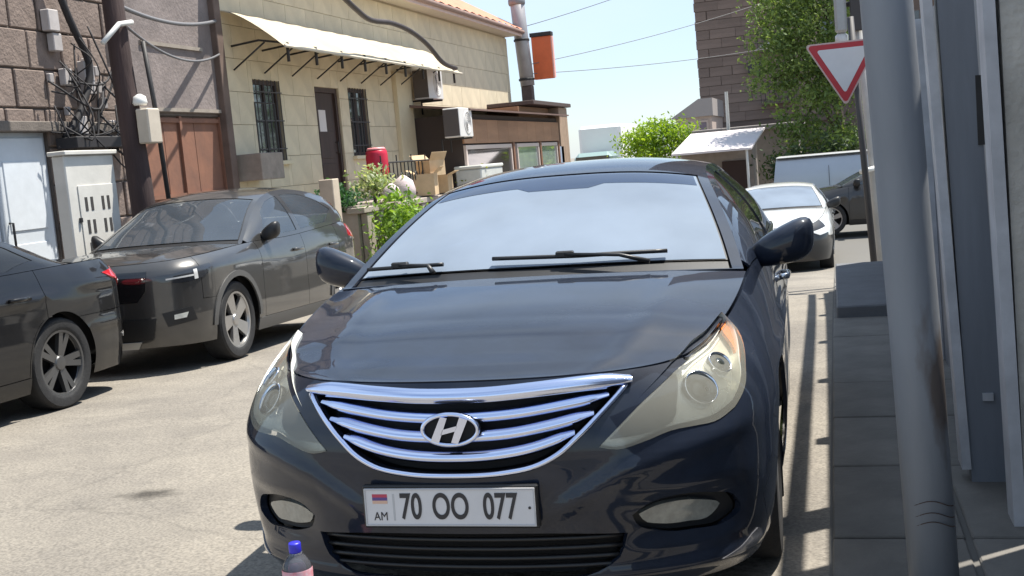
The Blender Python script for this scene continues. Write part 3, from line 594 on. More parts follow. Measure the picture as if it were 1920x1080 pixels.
# ---- air conditioners
acm = mat('ac_white', (.68, .66, .64), .5, var=.06); acd = mat('ac_coil', (.10, .085, .08), .7)
def ac(y, z, w, h, label):
    r_ = empty('air_conditioner', (FX, y, z), label=label, cat='air conditioner', group='air conditioner outdoor units')
    MB().box((.14, -w/2, 0), (.50, w/2, h), .015).build('casing', acm, r_); cx = w*.12
    MB().lathe([(h*.40, 0), (h*.40, .012), (h*.36, .014), (h*.36, .004)], (.50, cx, h*.5), 'x', 28, False).build('fan_ring', acm, r_)
    q = MB()
    for k in range(6): q.lathe([(h*.06*(k+.6), .0), (h*.06*(k+.6)+.006, .006), (h*.06*(k+.6)+.012, .0)], (.503, cx, h*.5), 'x', 22, False)
    q.build('fan_guard', acm, r_); q = MB()
    for k in range(3): a = k*2.09; q.prism([(.03, -.03), (h*.34, -.07), (h*.34, .05), (.03, .03)], lambda p, t, d, a=a: (.5005+d, cx+p*math.cos(a)-t*math.sin(a), h*.5+p*math.sin(a)+t*math.cos(a)), 0, .002)
    q.build('fan_blade', acd, r_)
    MB().box((.145, -w/2-.004, .03), (.49, -w/2+.001, h-.03)).build('coil', acd, r_)
    for k in (-.32, .32): MB().box((0, k*w-.015, -.04), (.52, k*w+.015, -.002)).box((0, k*w-.015, -.30), (.03, k*w+.015, -.042)).build('wall_bracket', dark_m, r_)
    return r_
ac(24.75, 2.98, .98, .66, 'white air conditioner high on the cream wall under the awning end')
a2 = ac(23.75, 2.05, .92, .62, 'lower white air conditioner beside the timber kiosk'); a2.location.x = -8.05
# ---- steel flue and orange sign at the end of the house
fl_ = empty('steel_flue', (-8.6, 33.1, 2.9), label='tall grey metal flue pipe at the corner of the cream house', cat='flue')
W(MB().tube([(-8.55, 33.2, 3.6), (-8.62, 33.2, 5.0), (-8.68, 33.2, 6.6)], .21, 16).build('pipe', mat('flue_grey', (.36, .35, .36), .5, .3, var=.2, vs_=2), fl_, True), fl_); W(MB().lathe([(.23, 0), (.25, .05), (.25, .16), (.2, .2)], (-8.67, 33.2, 5.95), 'z', 18).build('cap', mat('flue_cap', (.22, .22, .23), .5, .4), fl_, True), fl_)
for z in (3.75, 4.9): W(MB().lathe([(.22, 0), (.235, .01), (.235, .06), (.22, .07)], (-8.56-(z-3.6)*.045, 33.2, z), 'z', 16, False).build('pipe_clamp', dark_m, fl_), fl_)
W(MB().box((-8.72, 33.05, 2.95), (-8.40, 33.35, 3.6), .02).build('flue_box', mat('flue_box', (.10, .075, .07), .8, var=.3), fl_), fl_)
sg_ = empty('orange_sign_box', (-8.2, 33.6, 3.9), label='orange box sign with dark cap hung behind the flue pipe', cat='sign')
om = mat('sign_orange', (.72, .15, .05), .5, var=.08); W(MB().box((-8.42, 33.55, 3.78), (-7.83, 33.75, 5.02), .01).build('face', om, sg_), sg_); W(MB().box((-8.45, 33.5, 5.022), (-7.80, 33.8, 5.14), .01).build('cap', dark_m, sg_), sg_)
W(MB().box((-7.828, 33.56, 3.80), (-7.79, 33.74, 5.0)).build('edge_strip', mat('sign_pink', (.78, .40, .34), .5), sg_), sg_)
# ---- things on the terrace
rb = empty('red_barrel', (-7.95, 19.5, 1.36), label='red plastic barrel with pale lid standing above the terrace rail', cat='barrel')
MB().lathe([(.15, 0), (.19, .02), (.2, .1), (.2, .42), (.19, .48), (.17, .5)], n=24).build('drum', mat('red_plastic', (.55, .012, .045), .4, var=.1), rb, True); MB().lathe([(.17, .502), (.18, .51), (.15, .545), (.02, .55)], n=24).build('lid', mat('pale_red_lid', (.78, .30, .32), .4), rb, True); MB().lathe([(.16, -.09), (.15, -.002)], n=24).build('stand_ring', mat('ac_white', (.68, .66, .64)), rb)
for a in (0, 2.1, 4.2): MB().tube([(.13*math.cos(a), .13*math.sin(a), -.05), (.16*math.cos(a), .16*math.sin(a), -.44)], .015, 6).build('stand_leg', dark_m, rb)
rail = empty('iron_railing', (-7.8, 20, .93), label='dark scrolled iron railing on the terrace behind the red barrel', cat='railing')
for z in (1.0, 1.62): W(MB().tube([(-7.82, 19.3, z), (-7.82, 21.9, z)], .018, 6).build('rail', dark_m, rail), rail)
for i in range(14):
    y_ = 19.35+.195*i; W(MB().tube([(-7.82, y_, .9), (-7.82, y_, 1.75 if i % 4 == 0 else 1.62)], .012, 6).build('baluster', dark_m, rail), rail)
    if i % 2: W(MB().tube([(-7.82, y_+.08*math.cos(t)*(1-t/14), 1.3+.13*math.sin(t)*(1-t/14)) for t in np.linspace(0, 9, 26)], .012, 6).build('scroll', dark_m, rail), rail)
for i, (y_, s_) in enumerate(((19.9, .16), (20.5, .22))):
    bg_ = MB().lathe([(.3, 0), (.95, .12), (1, .8), (.8, 1.5), (.3, 1.9), (.12, 2.0)], n=14); bg_.v = [(x*s_+.02*math.sin(z*9+x*4), y2*s_, z*s_) for x, y2, z in bg_.v]
    tag(bg_.build('sack', mat('pink_sack', (.58, .48, .48), .9, var=.15, vs_=9, bump=.3), smooth=True, loc=(-7.4, y_-1.2, gz(19)+1.0 if False else .93)), ('smaller' if i == 0 else 'larger')+' pale pink sack slumped by the iron railing', 'sack')
cb = mat('carton', (.55, .40, .24), .85, var=.15, vs_=4, objvar=.12)
def carton(loc, sz, rz, flap, label):
    r_ = empty('carton', loc, (0, 0, rz), label=label, cat='carton', group='cartons heaped on the terrace'); x, y_, z = sz
    q = MB()
    for a, b_ in (((-x/2, -y_/2), (x/2, -y_/2+.012)), ((-x/2, y_/2-.012), (x/2, y_/2)), ((-x/2, -y_/2+.012), (-x/2+.012, y_/2-.012)), ((x/2-.012, -y_/2+.012), (x/2, y_/2-.012))): q.box((*a, 0), (*b_, z))
    q.box((-x/2+.012, -y_/2+.012, 0), (x/2-.012, y_/2-.012, .012)); q.build('box', cb, r_)
    for s_, an in ((1, flap), (-1, flap*.7)):
        h_ = x*.45; MB().add(*(lambda p: (p, [(0, 1, 2, 3), (7, 6, 5, 4), (0, 4, 5, 1), (1, 5, 6, 2), (2, 6, 7, 3), (3, 7, 4, 0)]))([(s_*x/2+dx, yy_, z+dz) for dd in (0, .01) for dx, dz, yy_ in ((0, dd, -y_/2), (0, dd, y_/2), (s_*h_*math.cos(an), h_*math.sin(an)+dd, y_/2), (s_*h_*math.cos(an), h_*math.sin(an)+dd, -y_/2))])).build('flap', cb, r_)
carton((-7.72, 21.35, .93), (.40, .55, .42), .2, .7, 'lower open carton of the heap on the terrace wall'); carton((-7.75, 21.75, 1.30), (.38, .48, .30), -.35, 1.1, 'upper tilted open carton of the heap on the terrace wall'); carton((-7.74, 22.35, .93), (.36, .45, .36), .1, .4, 'rightmost carton of the heap on the terrace wall')
cl_ = empty('cooler_box', (-7.7, 24.9, .93), label='long white cooler box below the kiosk window', cat='box'); MB().box((-.3, -.85, 0), (.3, .85, .42), .03).build('body', mat('cooler_white', (.55, .56, .53), .5, var=.08), cl_); MB().box((-.32, -.87, .423), (.32, .87, .50), .02).build('lid', mat('cooler_lid', (.60, .61, .57), .5), cl_)
# ---- balcony box, left of the barred window
bb = empty('balcony_box', (-8.7, 16.6, 1.5), label='small concrete box ledge with thin rail left of the barred window', cat='ledge')
W(MB().box((FX+.0, 16.25, 1.50), (FX+.45, 17.0, 1.92), .01).build('ledge', mat('ledge_grey', (.30, .25, .21), .9, var=.2, bump=.3), bb), bb)
for y_ in (16.3, 16.6, 16.95): W(MB().tube([(FX+.42, y_, 1.92), (FX+.42, y_, 2.7)], .012, 6).build('rail_post', dark_m, bb), bb)
W(MB().tube([(FX+.42, 16.3, 2.7), (FX+.42, 16.95, 2.7)], .012, 6).build('rail', dark_m, bb), bb)

# ---- electric cabinet and utility pole
cab = empty('utility_cabinet', (-8.2, 11.3, gz(11)), label='tall white utility cabinet with slotted vents beside the wooden pole', cat='cabinet')
cm_ = mat('cabinet_white', (.62, .60, .55), .55, var=.10, vs_=4, bump=.05)
CX, c0, c1, cz0, cz1 = -7.9, 10.62, 11.50, gz(11)-.05, 1.93
W(MB().box((CX-.17, c0, cz0), (CX-.012, c1, cz1), .012).build('casing', cm_, cab), cab)
W(MB().box((CX-.010, c0+.16, cz0+.08), (CX, c1-.02, cz1-.33), .003).build('door', cm_, cab), cab)
vd = mat('vent_dark', (.045, .042, .04), .9)
for rw in range(6):
    for cl2 in range(2):
        for k in range(2):
            y_ = c0+.25+cl2*.30+k*.10; z_ = 1.32-rw*.25
            W(MB().box((CX-.002, y_, z_), (CX+.004, y_+.045, z_+.15)).build('vent_slot', vd, cab), cab)
W(MB().box((CX-.2, c0-.03, cz1+.002), (CX+.03, c1+.03, cz1+.05), .008).build('lid', cm_, cab), cab)
for z_ in (.4, 1.2): W(MB().lathe([(.02, 0), (.02, .05)], (CX+.004, c0+.14, z_), 'z', 8).build('hinge', dark_m, cab), cab)
up_ = empty('utility_pole', (-7.75, 11.75, gz(11.7)), label='dark brown wooden utility pole wrapped in cables by the stone house', cat='pole')
wp = mat('tarred_wood', (.05, .030, .028), .85, var=.4, vs_=8, bump=.5, bs=30, stretch=(1, 1, .12))
W(MB().tube([(-7.70, 11.72, gz(11.7)-.3), (-7.76, 11.74, 1.5), (-7.84, 11.78, 3.0), (-7.92, 11.82, 6.5)], [.155, .14, .125, .11], 16).build('shaft', wp, up_, True), up_)
fb = mat('fuse_box_beige', (.50, .44, .36), .7, var=.1)
W(MB().box((-7.66, 11.66, 2.02), (-7.50, 11.92, 2.42), .015).build('fuse_box', fb, up_), up_); W(MB().lathe([(.07, 0), (.085, .03), (.07, .10), (.02, .13)], (-7.63, 11.74, 2.46), 'z', 14).build('insulator', mat('porcelain', (.75, .74, .70), .3), up_, True), up_)
W(MB().tube([(-7.6, 11.9, 3.2), (-7.58, 11.95, 2.5), (-7.55, 11.98, 1.0)], .028, 8).build('cable_pipe', dark_m, up_, True), up_)
W(MB().tube([(-7.72, 11.3, 3.15), (-7.70, 11.62, 3.38), (-7.68, 11.85, 3.42)], .03, 8).build('lamp_bracket', mat('pale_paint', (.60, .60, .58)), up_, True), up_)
# cable tangle on the stone wall: junction boxes and looping wires
jn = empty('junction_boxes', (FX, 12.4, 2.2), label='tangle of grey meter boxes and wires on the stone wall above the cabinet', cat='junction box')
rj = random.Random(11); gm2 = mat('meter_grey', (.40, .37, .36), .6, var=.15, objvar=.25); wm = mat('cable_black', (.02, .018, .02), .7)
for i in range(15):
    y_ = rj.uniform(11.9, 13.3); z_ = rj.uniform(2.15, 3.5); s_ = rj.uniform(.08, .2); W(MB().box((FX+.02, y_, z_), (FX+.02+s_*.6, y_+s_, z_+s_*1.3), .01).build('meter_box', gm2, jn), jn)
for i in range(26):
    a = Vector((FX+.12, rj.uniform(11.7, 13.3), rj.uniform(2.0, 3.6))); b_ = Vector((FX+.14, rj.uniform(11.7, 13.3), rj.uniform(2.0, 3.0))); m_ = (a+b_)/2+Vector((rj.uniform(.05, .3), 0, -rj.uniform(.05, .5)))
    W(MB().tube(curve([a, m_, b_], 10), rj.uniform(.008, .016), 5).build('cable', wm, jn, True), jn)
W(MB().tube(curve([(FX+.1, 11.9, 6.2), (FX+.12, 12.0, 4.6), (FX+.15, 12.35, 3.6), (FX+.16, 12.6, 3.1), (FX+.15, 12.3, 2.5), (FX+.12, 12.0, 2.2)], 24), .045, 8).build('thick_cable', wm, jn, True), jn)
W(MB().box((FX+.05, 11.9, 2.06), (FX+.35, 13.3, 2.2), .01).build('cable_tray', wm, jn), jn)
# wires from the pole across to the house and over the street
def wire(a, b_, sag, r_, label):
    a, b_ = Vector(a), Vector(b_); p = [a.lerp(b_, t)-Vector((0, 0, sag*4*t*(1-t))) for t in np.linspace(0, 1, 24)]
    tag(MB().tube(p, r_, 5).build('overhead_wire', mat('wire_grey', (.14, .14, .15), .6), smooth=True), label, 'wire', 'overhead wires')
wire((-7.8, 11.8, 3.62), (-8.9, 15.95, 3.95), .12, .028, 'thick wire from the wooden pole to the brown corner post')
wire((-7.8, 11.8, 3.45), (-8.9, 15.95, 3.45), .25, .018, 'lower slack wire from the wooden pole to the brown corner post')
wire((-8.6, 33.2, 4.2), (2.5, 44, 7.6), .35, .010, 'thin wire crossing the sky low beside the orange sign')
wire((-8.6, 33.2, 5.3), (2.5, 40, 9.6), .4, .010, 'thin wire crossing the sky high above the orange sign')
wire((-8.6, 33.2, 3.95), (2.5, 47, 5.4), .3, .010, 'lowest thin wire in the sky, just below the orange sign')

# ================================================================== things on the right
# ---- big leaning pipe post
pp_ = empty('pipe_post', (.225, 3.55, gz(3.55)), label='thick blue-grey steel pipe post with a rust patch, nearest on the right', cat='post')
ppm = mat('post_blue_grey', (.22, .235, .26), .55, var=.12, vs_=3, bump=.08, bs=40, stretch=(1, 1, .3))
t = ppm.node_tree; b = t.nodes['Principled BSDF']; co = t.nodes.new('ShaderNodeTexCoord'); mp2 = t.nodes.new('ShaderNodeMapping'); mp2.inputs['Scale'].default_value = (1, 1, .35); nz2 = t.nodes.new('ShaderNodeTexNoise'); nz2.inputs['Scale'].default_value = 5.5; nz2.inputs['Detail'].default_value = 8
mp3 = t.nodes.new('ShaderNodeMapping'); mp3.vector_type = 'POINT'; mp3.inputs['Scale'].default_value = (9, 9, 3.6); mp3.inputs['Location'].default_value = (-.262*9, -3.505*9, -.70*3.6)
ln_ = t.nodes.new('ShaderNodeVectorMath'); ln_.operation = 'LENGTH'; sb_ = t.nodes.new('ShaderNodeMath'); sb_.operation = 'MULTIPLY_ADD'; sb_.inputs[1].default_value = 1.5; sb2 = t.nodes.new('ShaderNodeMath'); sb2.operation = 'SUBTRACT'
rp2 = t.nodes.new('ShaderNodeValToRGB'); rp2.color_ramp.elements[0].position = .12; rp2.color_ramp.elements[0].color = (0, 0, 0, 1); rp2.color_ramp.elements[1].position = .5; rp2.color_ramp.elements[1].color = (.85, .85, .85, 1)
mr2 = t.nodes.new('ShaderNodeMixRGB'); mr2.inputs[2].default_value = (.10, .072, .055, 1); old = b.inputs['Base Color'].links[0].from_socket; l = t.links.new
l(co.outputs['Object'], mp2.inputs[0]); l(mp2.outputs[0], nz2.inputs['Vector']); l(co.outputs['Object'], mp3.inputs[0]); l(mp3.outputs[0], ln_.inputs[0])
l(nz2.outputs['Fac'], sb_.inputs[0]); sb_.inputs[2].default_value = .1; l(sb_.outputs[0], sb2.inputs[0]); l(ln_.outputs['Value'], sb2.inputs[1]); l(sb2.outputs[0], rp2.inputs[0]); l(rp2.outputs[0], mr2.inputs[0]); l(old, mr2.inputs[1]); l(mr2.outputs[0], b.inputs['Base Color'])
nz2.inputs['Scale'].default_value = 16
W(MB().tube([(.2265, 3.55, gz(3.55)-.1), (.2015, 3.55, .8585), (.1696, 3.55, 1.814), (.143, 3.55, 2.62)], .073, 28).build('pipe', ppm, pp_, True), pp_)
rust = mat('rust_patch', (.11, .065, .045), .9, var=.45, vs_=14, bump=.6, bs=50, col2=(.05, .035, .03))
for z_, w_ in ((.335, .012), (.30, .016), (.272, .008)):
    q = MB().tube([(.2302-.0334*z_+.0737*math.cos(a), 3.55+.0737*math.sin(a), z_+.012*math.sin(a*3)) for a in np.linspace(R(-130), R(-30), 14)], .0016, 6); W(q.build('scrape', rust, pp_), pp_)
W(MB().lathe([(.12, 0), (.12, .012), (.08, .016)], (.2265, 3.55, gz(3.55)+.016), 'z', 24).build('base_plate', rust, pp_), pp_)
# ---- steel gate frame: columns, filling panel, top beam
fr_ = empty('steel_gate_frame', (.6, 5, gz(5)), label='blue-grey steel panel wall with pale column edges behind the pipe post', cat='fence')
bl = mat('panel_blue_grey', (.19, .205, .235), .5, var=.28, vs_=4, bump=.08, bs=30, stretch=(1, 1, .12)); edg = mat('column_edge_pale', (.50, .50, .52), .55, var=.2, vs_=6); cnc = mat('rough_concrete', (.52, .49, .44), .92, var=.22, vs_=5, bump=.5, bs=30)
def lean(a, b_, m, name, top=2.08, dx=-.035, z0=None):
    """column leaning slightly, like the post"""
    (x0, y0_), (x1, y1_) = a, b_; z0 = gz(y0_)-.05 if z0 is None else z0; v_ = [(x+(dx*(z-z0)/2), y_, z) for z in (z0, top) for x, y_ in ((x0, y0_), (x1, y0_), (x1, y1_), (x0, y1_))]
    W(meshobj(name, v_, [(3, 2, 1, 0), (4, 5, 6, 7), (0, 1, 5, 4), (1, 2, 6, 5), (2, 3, 7, 6), (3, 0, 4, 7)], m, fr_), fr_)
lean((.43, 4.83), (.465, 4.98), edg, 'column_edge', 2.3, -.07, .05); lean((.467, 4.85), (.60, 4.97), bl, 'column', 2.3, -.05, -.02)
lean((.545, 4.26), (.585, 4.42), edg, 'column_edge', 2.3, -.035); lean((.587, 4.28), (.80, 4.40), cnc, 'pier', 2.3, -.02)
lean((.62, 4.42), (.66, 13.9), bl, 'filling_panel', 2.12, -.02)  # run on unseen past the columns to shade the raised landing
for y_ in (6.2, 7.8, 9.45, 11.2, 13.0): lean((.56, y_), (.619, y_+.12), edg, 'column_edge', 2.11, -.02)
W(MB().box((.555, 3.2, 2.36), (.60, 13.9, 2.49), .005).build('top_beam', bl, fr_), fr_); W(MB().box((.82, 1.0, -.05), (.86, 4.27, 2.12)).build('filling_panel', bl, fr_), fr_)  # near panel set out of view, kept for its shade on the paving
W(MB().box((.555, 1.0, 2.36), (.60, 3.19, 2.49), .005).build('top_beam', bl, fr_), fr_)
W(MB().box((.545, 4.845, 1.35), (.60, 4.85, 1.62)).build('hinge_plate', dark_m, fr_), fr_); W(MB().box((.52, 4.835, .33), (.56, 4.85, .36)).build('latch', edg, fr_), fr_)
W(MB().box((.47, 4.81, -.035), (.55, 4.84, -.012), .003).build('foot_plate', edg, fr_), fr_)
# ---- give-way sign on its post, pale lamp post with lantern
ys_ = 14.0; sgn = empty('give_way_sign', (.33, ys_, gz(ys_)), label='triangular give-way sign with red border on a dark post', cat='sign')
W(MB().tube([(.40, ys_+.06, gz(ys_)-.1), (.34, ys_+.06, 1.0), (.27, ys_+.06, 2.75)], .038, 12).build('post', mat('sign_post_dark', (.07, .065, .065), .6), sgn, True), sgn)
def tri(c, s_, rr): 
    out = []
    for k, a in enumerate((-90, 30, 150)):
        vx, vz = c[0]+(s_-2*rr)*math.cos(R(a)), c[1]+(s_-2*rr)*math.sin(R(a))
        for d in range(-60, 61, 20): out.append((vx+rr*math.cos(R(a+d)), vz+rr*math.sin(R(a+d))))
    return out
c = (.17, 2.23)
sm_ = W(MB().prism(tri(c, .50, .035), lambda a, b_, t_: (a, t_, b_), ys_+.004, ys_+.018).build('sign_border', mat('sign_edge', (.55, .40, .38), .5), sgn), sgn)
MB().prism(tri(c, .465, .03), lambda a, b_, t_: (a, t_, b_), ys_-.001, ys_+.003).build('red_band', mat('sign_red', (.42, .025, .035), .45), sm_); MB().prism(tri(c, .345, .02), lambda a, b_, t_: (a, t_, b_), ys_-.005, ys_-.002).build('white_field', mat('sign_white', (.62, .62, .64), .5, var=.05), sm_)
lp = empty('lamp_post', (.47, 14.6, gz(14.6)), label='pale grey lamp post with a lantern head, left of the thick pipe post', cat='lamp post')
pal = mat('pale_post', (.46, .45, .43), .6, var=.15, vs_=4)
W(MB().tube([(.50, 14.6, gz(14.6)-.1), (.45, 14.6, 1.2), (.36, 14.6, 3.2)], .06, 14).build('shaft', pal, lp, True), lp)
W(MB().box((.10, 14.5, 2.62), (.24, 14.7, 3.4), .03).build('lantern', mat('lantern_grey', (.34, .35, .35), .5, var=.1), lp), lp); W(MB().lathe([(.05, 0), (.075, .04), (.075, .12), (.03, .16)], (.17, 14.6, 2.47), 'z', 14).build('lantern_glass', mat('lantern_glass', (.55, .56, .56), .3), lp, True), lp); W(MB().tube([(.24, 14.6, 2.95), (.40, 14.6, 2.95)], .03, 8).build('lantern_arm', dark_m, lp), lp)
W(MB().box((.28, 14.5, 2.62), (.42, 14.62, 3.2), .01).build('control_box', mat('control_dark', (.05, .045, .045), .7), lp), lp)
W(MB().tube([(.30, 14.5, .95), (.36, 14.45, .96), (.47, 14.5, .98)], .03, 8).build('clamp', mat('porcelain', (.75, .74, .70)), lp, True), lp)

# ---- plastic bottle at the corner of the bumper
bt = empty('plastic_bottle', (-1.60, 2.98, gz(2.98)), label='clear plastic bottle with blue cap and red label in front of the bumper', cat='bottle')
pet = glass('bottle_plastic', (.86, .88, .95), .12, (.6, .62, .72), 1.45, .06, .92); prof = [(.03, 0), (.042, .008), (.044, .04), (.042, .06), (.044, .08), (.044, .29), (.040, .31), (.028, .33), (.0155, .342), (.0145, .352)]
MB().lathe(prof, n=28).build('body', pet, bt, True); MB().lathe([(.0452, .09), (.0455, .095), (.0455, .292), (.0445, .297)], n=28, cap=False).build('label_sleeve', mat('bottle_label', (.62, .16, .19), .5, var=.45, vs_=45, col2=(.62, .45, .52)), bt, True)
MB().lathe([(.018, .345), (.0185, .347), (.0185, .370), (.017, .374), (.001, .374)], n=24).build('cap', mat('cap_blue', (.03, .03, .50), .4), bt, True); MB().lathe([(.020, .338), (.020, .344), (.0148, .344)], n=20, cap=False).build('neck_ring', pet, bt, True)

# ================================================================== cars
def arc(c, z, r, a0, a1, n=18): return [(c+r*math.cos(R(a0+(a1-a0)*i/(n-1))), z+r*math.sin(R(a0+(a1-a0)*i/(n-1)))) for i in range(n)]
def wheel(root, x, y, z, r, w, side, M, style, rimr):
    """wheel (barrel and brake) > tyre, rim; side +1 faces +x"""
    c = (x, y, z); h = w/2
    def prof(p): return [(a, b*side) for a, b in p]
    wh = MB().lathe(prof([(.03, -.02), (rimr*.93, -.03), (rimr*.95, -h*.6), (rimr*.98, -h*.8), (rimr*.96, h*.7)]), c, 'x', 32, False)
    wh.lathe(prof([(.02, .005), (rimr*.6, .005), (rimr*.6, -.02), (.02, -.02)]), c, 'x', 28)
    wo = wh.build('wheel', M['dark'], root, angle=.7)
    t = MB().lathe(prof([(rimr*.97, -h*.85), (rimr*1.03, -h), (r*.93, -h), (r*.985, -h*.86), (r, -h*.6), (r, h*.6), (r*.985, h*.86), (r*.94, h), (rimr*1.1, h*1.02), (rimr*1.02, h*.96), (rimr*.97, h*.85)]), c, 'x', 48, False)
    t.build('tyre', M['rubber'], wo, angle=.6)
    q = MB(); f0 = h*.80
    q.lathe(prof([(rimr*.9, f0-.012), (rimr*.93, f0+.012), (rimr*1.0, f0+.014), (rimr*1.01, f0-.01), (rimr*.93, f0-.03)]), c, 'x', 40, False)
    q.lathe(prof([(.012, f0+.002), (.05, f0), (.062, f0-.02), (.062, f0-.05)]), c, 'x', 20)
    n = {'five': 5, 'twin': 10, 'multi': 14, 'fan': 5}[style]
    for i in range(n):
        if style == 'twin': a = 2*math.pi*(i//2)/5+(-.16 if i % 2 else .16); w0, w1 = .020, .026
        elif style == 'five': a = 2*math.pi*i/5+.3; w0, w1 = .035, .06
        elif style == 'fan': a = 2*math.pi*i/5+.5; w0, w1 = .045, .085
        else: a = 2*math.pi*i/n; w0, w1 = .012, .016
        ca, sa = math.cos(a), math.sin(a); k = .05 if style == 'fan' else 0
        poly = [(.045, -w0), (.045, w0), (rimr*.95, w1+k), (rimr*.95, -w1*.75+k)]
        q.prism(poly, lambda rr, tt, d: (c[0]+side*(d-(.016 if rr < .06 else 0)), c[1]+rr*ca-tt*sa, c[2]+rr*sa+tt*ca), f0-.028, f0+.006)
    q.build('rim', M['rim'], wo, angle=.5)
    return wo

def build_car(name, sp, M, loc, rot, res=.05, **tags):
    root = empty(name, loc, rot, **tags); S = Shell(sp['outline'], sp['top'], sp['low'], sp.get('feat')); P = S.off(0)
    cant = np.array(sp['cant'], float); y0, y1 = cant[0, 1], cant[-1, 1]
    def topE(s): return P(s, S.ztop(s))
    # ---- hood
    sH0, sH1 = sp['sH0'], S.s_of_y(y0); cw = np.array(sp['hood_crown']); b0 = float(topE(sH0)[1]-topE(0.)[1]); b1 = sp['bow'][0][1]
    def hood(u, w):
        s = sH0+(sH1-sH0)*np.clip(w, 0, 1); E = topE(s); b = b0+(b1-b0)*w; a = np.abs(u)
        base = np.stack([u*E[..., 0], E[..., 1]-b*(1-a**2)+(w-np.clip(w, 0, 1))*1.2, E[..., 2]+herm(cw[:, 0], cw[:, 1], w)*(1-a**2.4)+sp.get('ridge', 0)*np.exp(-((a-.70)/.07)**2)*np.sin(np.pi*np.clip(w, 0, 1))**.7], -1)
        E0 = topE(sH0); F = topE(u*sH0); B0 = np.stack([u*E0[0], E0[1]-b0*(1-a**2), E0[2]+cw[0, 1]*(1-a**2.4)], -1)
        return base+((1-np.clip(w, 0, 1))**5)[..., None]*(F-B0)
    panel('hood', [(-.992, .004), (.992, .004), (.992, .975), (-.992, .975)], hood, M['paint'], root, sp=res, lip=.02, sc=(.75, 1.2))
    # ---- canopy (windscreen, roof, rear window)
    cy = cant[:, 1]; bw = np.array(sp['bow']); rc = np.array(sp['roof_crown'])
    def can(u, y, off=0.):
        a = np.abs(u); x = herm(cy, cant[:, 0], y); z = herm(cy, cant[:, 2], y)
        return np.stack([u*x, y-herm(bw[:, 0], bw[:, 1], y)*(1-a**2), z+herm(rc[:, 0], rc[:, 1], y)*(1-a**2.6)], -1)
    ws, rs = sp['wind'], sp['rear']     # (y bottom, y top, u bottom, u top)
    def wpoly(w, n=12):
        (ya, yb, ua, ub) = w; r_ = .06
        e = [(ua+(ub-ua)*i/(n-1), ya+(yb-ya)*i/(n-1)) for i in range(n)]
        return [(-p[0], p[1]) for p in e[::-1]]+e if yb > ya else e+[(-p[0], p[1]) for p in e[::-1]]
    hole_f = wpoly((y0+.004, ws[1], ws[2]+.005, ws[3])); hole_r = wpoly(rs)
    panel('roof', [(-1, y0), (-1, y1), (1, y1), (1, y0)][::-1], can, M['paint'], root, holes=[hole_f, hole_r], sp=res, sc=(.65, 1))
    gap = .012
    wsp = wpoly((ws[0], ws[1]-gap, ws[2]-gap, ws[3]-gap)); wg = panel('windscreen', wsp, lambda u, y: can(u, y)-[0, 0, .004], M['glass'], root, sp=res, lip=0, sc=(.65, 1))
    panel('rear_window', wpoly((rs[0]-gap, rs[1]+gap, rs[2]-.015, rs[3]-.015)) if rs[1] < rs[0] else wpoly((rs[0]+gap, rs[1]-gap, rs[2]-.015, rs[3]-.015)), lambda u, y: can(u, y)-[0, 0, .004], M['sglass'], root, sp=res, lip=0, sc=(.65, 1))
    panel('cowl', wpoly((y0-.012, ws[0]-.004, ws[2]-.005, ws[2]-.005)), lambda u, y: can(u, y)-[0, 0, .012], M['plastic'], root, sp=res, lip=0, sc=(.65, 1))
    # dark ceramic border round the windscreen
    outer = wpoly((ws[0]-.002, ws[1]-.004, ws[2]-.004, ws[3]-.004)); inner = wpoly((ws[0]+.05, ws[1]-.05, ws[2]-.045, ws[3]-.05))
    panel('windscreen_seal', outer, lambda u, y: can(u, y)-[0, 0, .007], M['plastic'], root, holes=[inner], sp=res, lip=0, sc=(.65, 1))
    # ---- side glass house
    ss = np.linspace(S.s_of_y(y0-.05), S.s_of_y(y1+.05), 120); tE = topE(ss)
    def side(y, t):
        bx = np.interp(y, tE[:, 1], tE[:, 0]); bz = np.interp(y, tE[:, 1], tE[:, 2]); x = herm(cy, cant[:, 0], y); z = herm(cy, cant[:, 2], y)
        bl = np.sin(np.pi*np.clip(t, 0, 1))*.03*np.clip((z-bz)/.3, 0, 1)
        return np.stack([bx+(x-bx)*t+bl, y+0*t, bz+(z-bz)*t+bl*.3], -1)
    wins = sp['windows']
    both('side_frame', [(y0+.06, 0), (y1-.06, 0), (y1-.06, 1), (y0+.06, 1)], side, M['paint'], root, holes=wins, sp=res, lip=.01, sc=(1, .38))
    for wv in wins:
        both('side_window', wv, lambda y, t: side(y, t)-[.006, 0, 0], M['sglass'], root, sp=res, lip=0, sc=(1, .38))
    if sp.get('belt_chrome'):
        for sg in (1, -1):
            pts = [side(np.array(y), np.array(.03)) for y in np.linspace(wins[0][0][0], wins[-1][1][0], 16)]
            MB().tube([(p[0]*sg+.003*sg, p[1], p[2]) for p in pts], .008, 6).build('belt_trim', M['chrome'], root, True)
    # ---- deck / boot lid
    sD0, sD1 = S.s_of_y(y1), sp['sD1']; bd0 = herm(bw[:, 0], bw[:, 1], y1); E1 = topE(sD1); bd1 = float(E1[1]-topE(S.L)[1])
    def deck(u, w):
        wc_ = np.clip(w, 0, 1); s = sD0+(sD1-sD0)*wc_; E = topE(s); a = np.abs(u); b = bd0+(bd1-bd0)*w
        base = np.stack([u*E[..., 0], E[..., 1]-b*(1-a**2)+(w-wc_)*.6, E[..., 2]+sp['deck_crown']*(1-a**2.4)*np.cos(wc_*np.pi/2)], -1)
        F = topE(S.L-(1-a)*0-(a)*(S.L-sD1)); F = F*np.stack([np.where(u < 0, -1, 1), np.ones_like(u), np.ones_like(u)], -1)
        B1 = np.stack([u*E1[0], E1[1]-bd1*(1-a**2), E1[2]+0*a], -1)
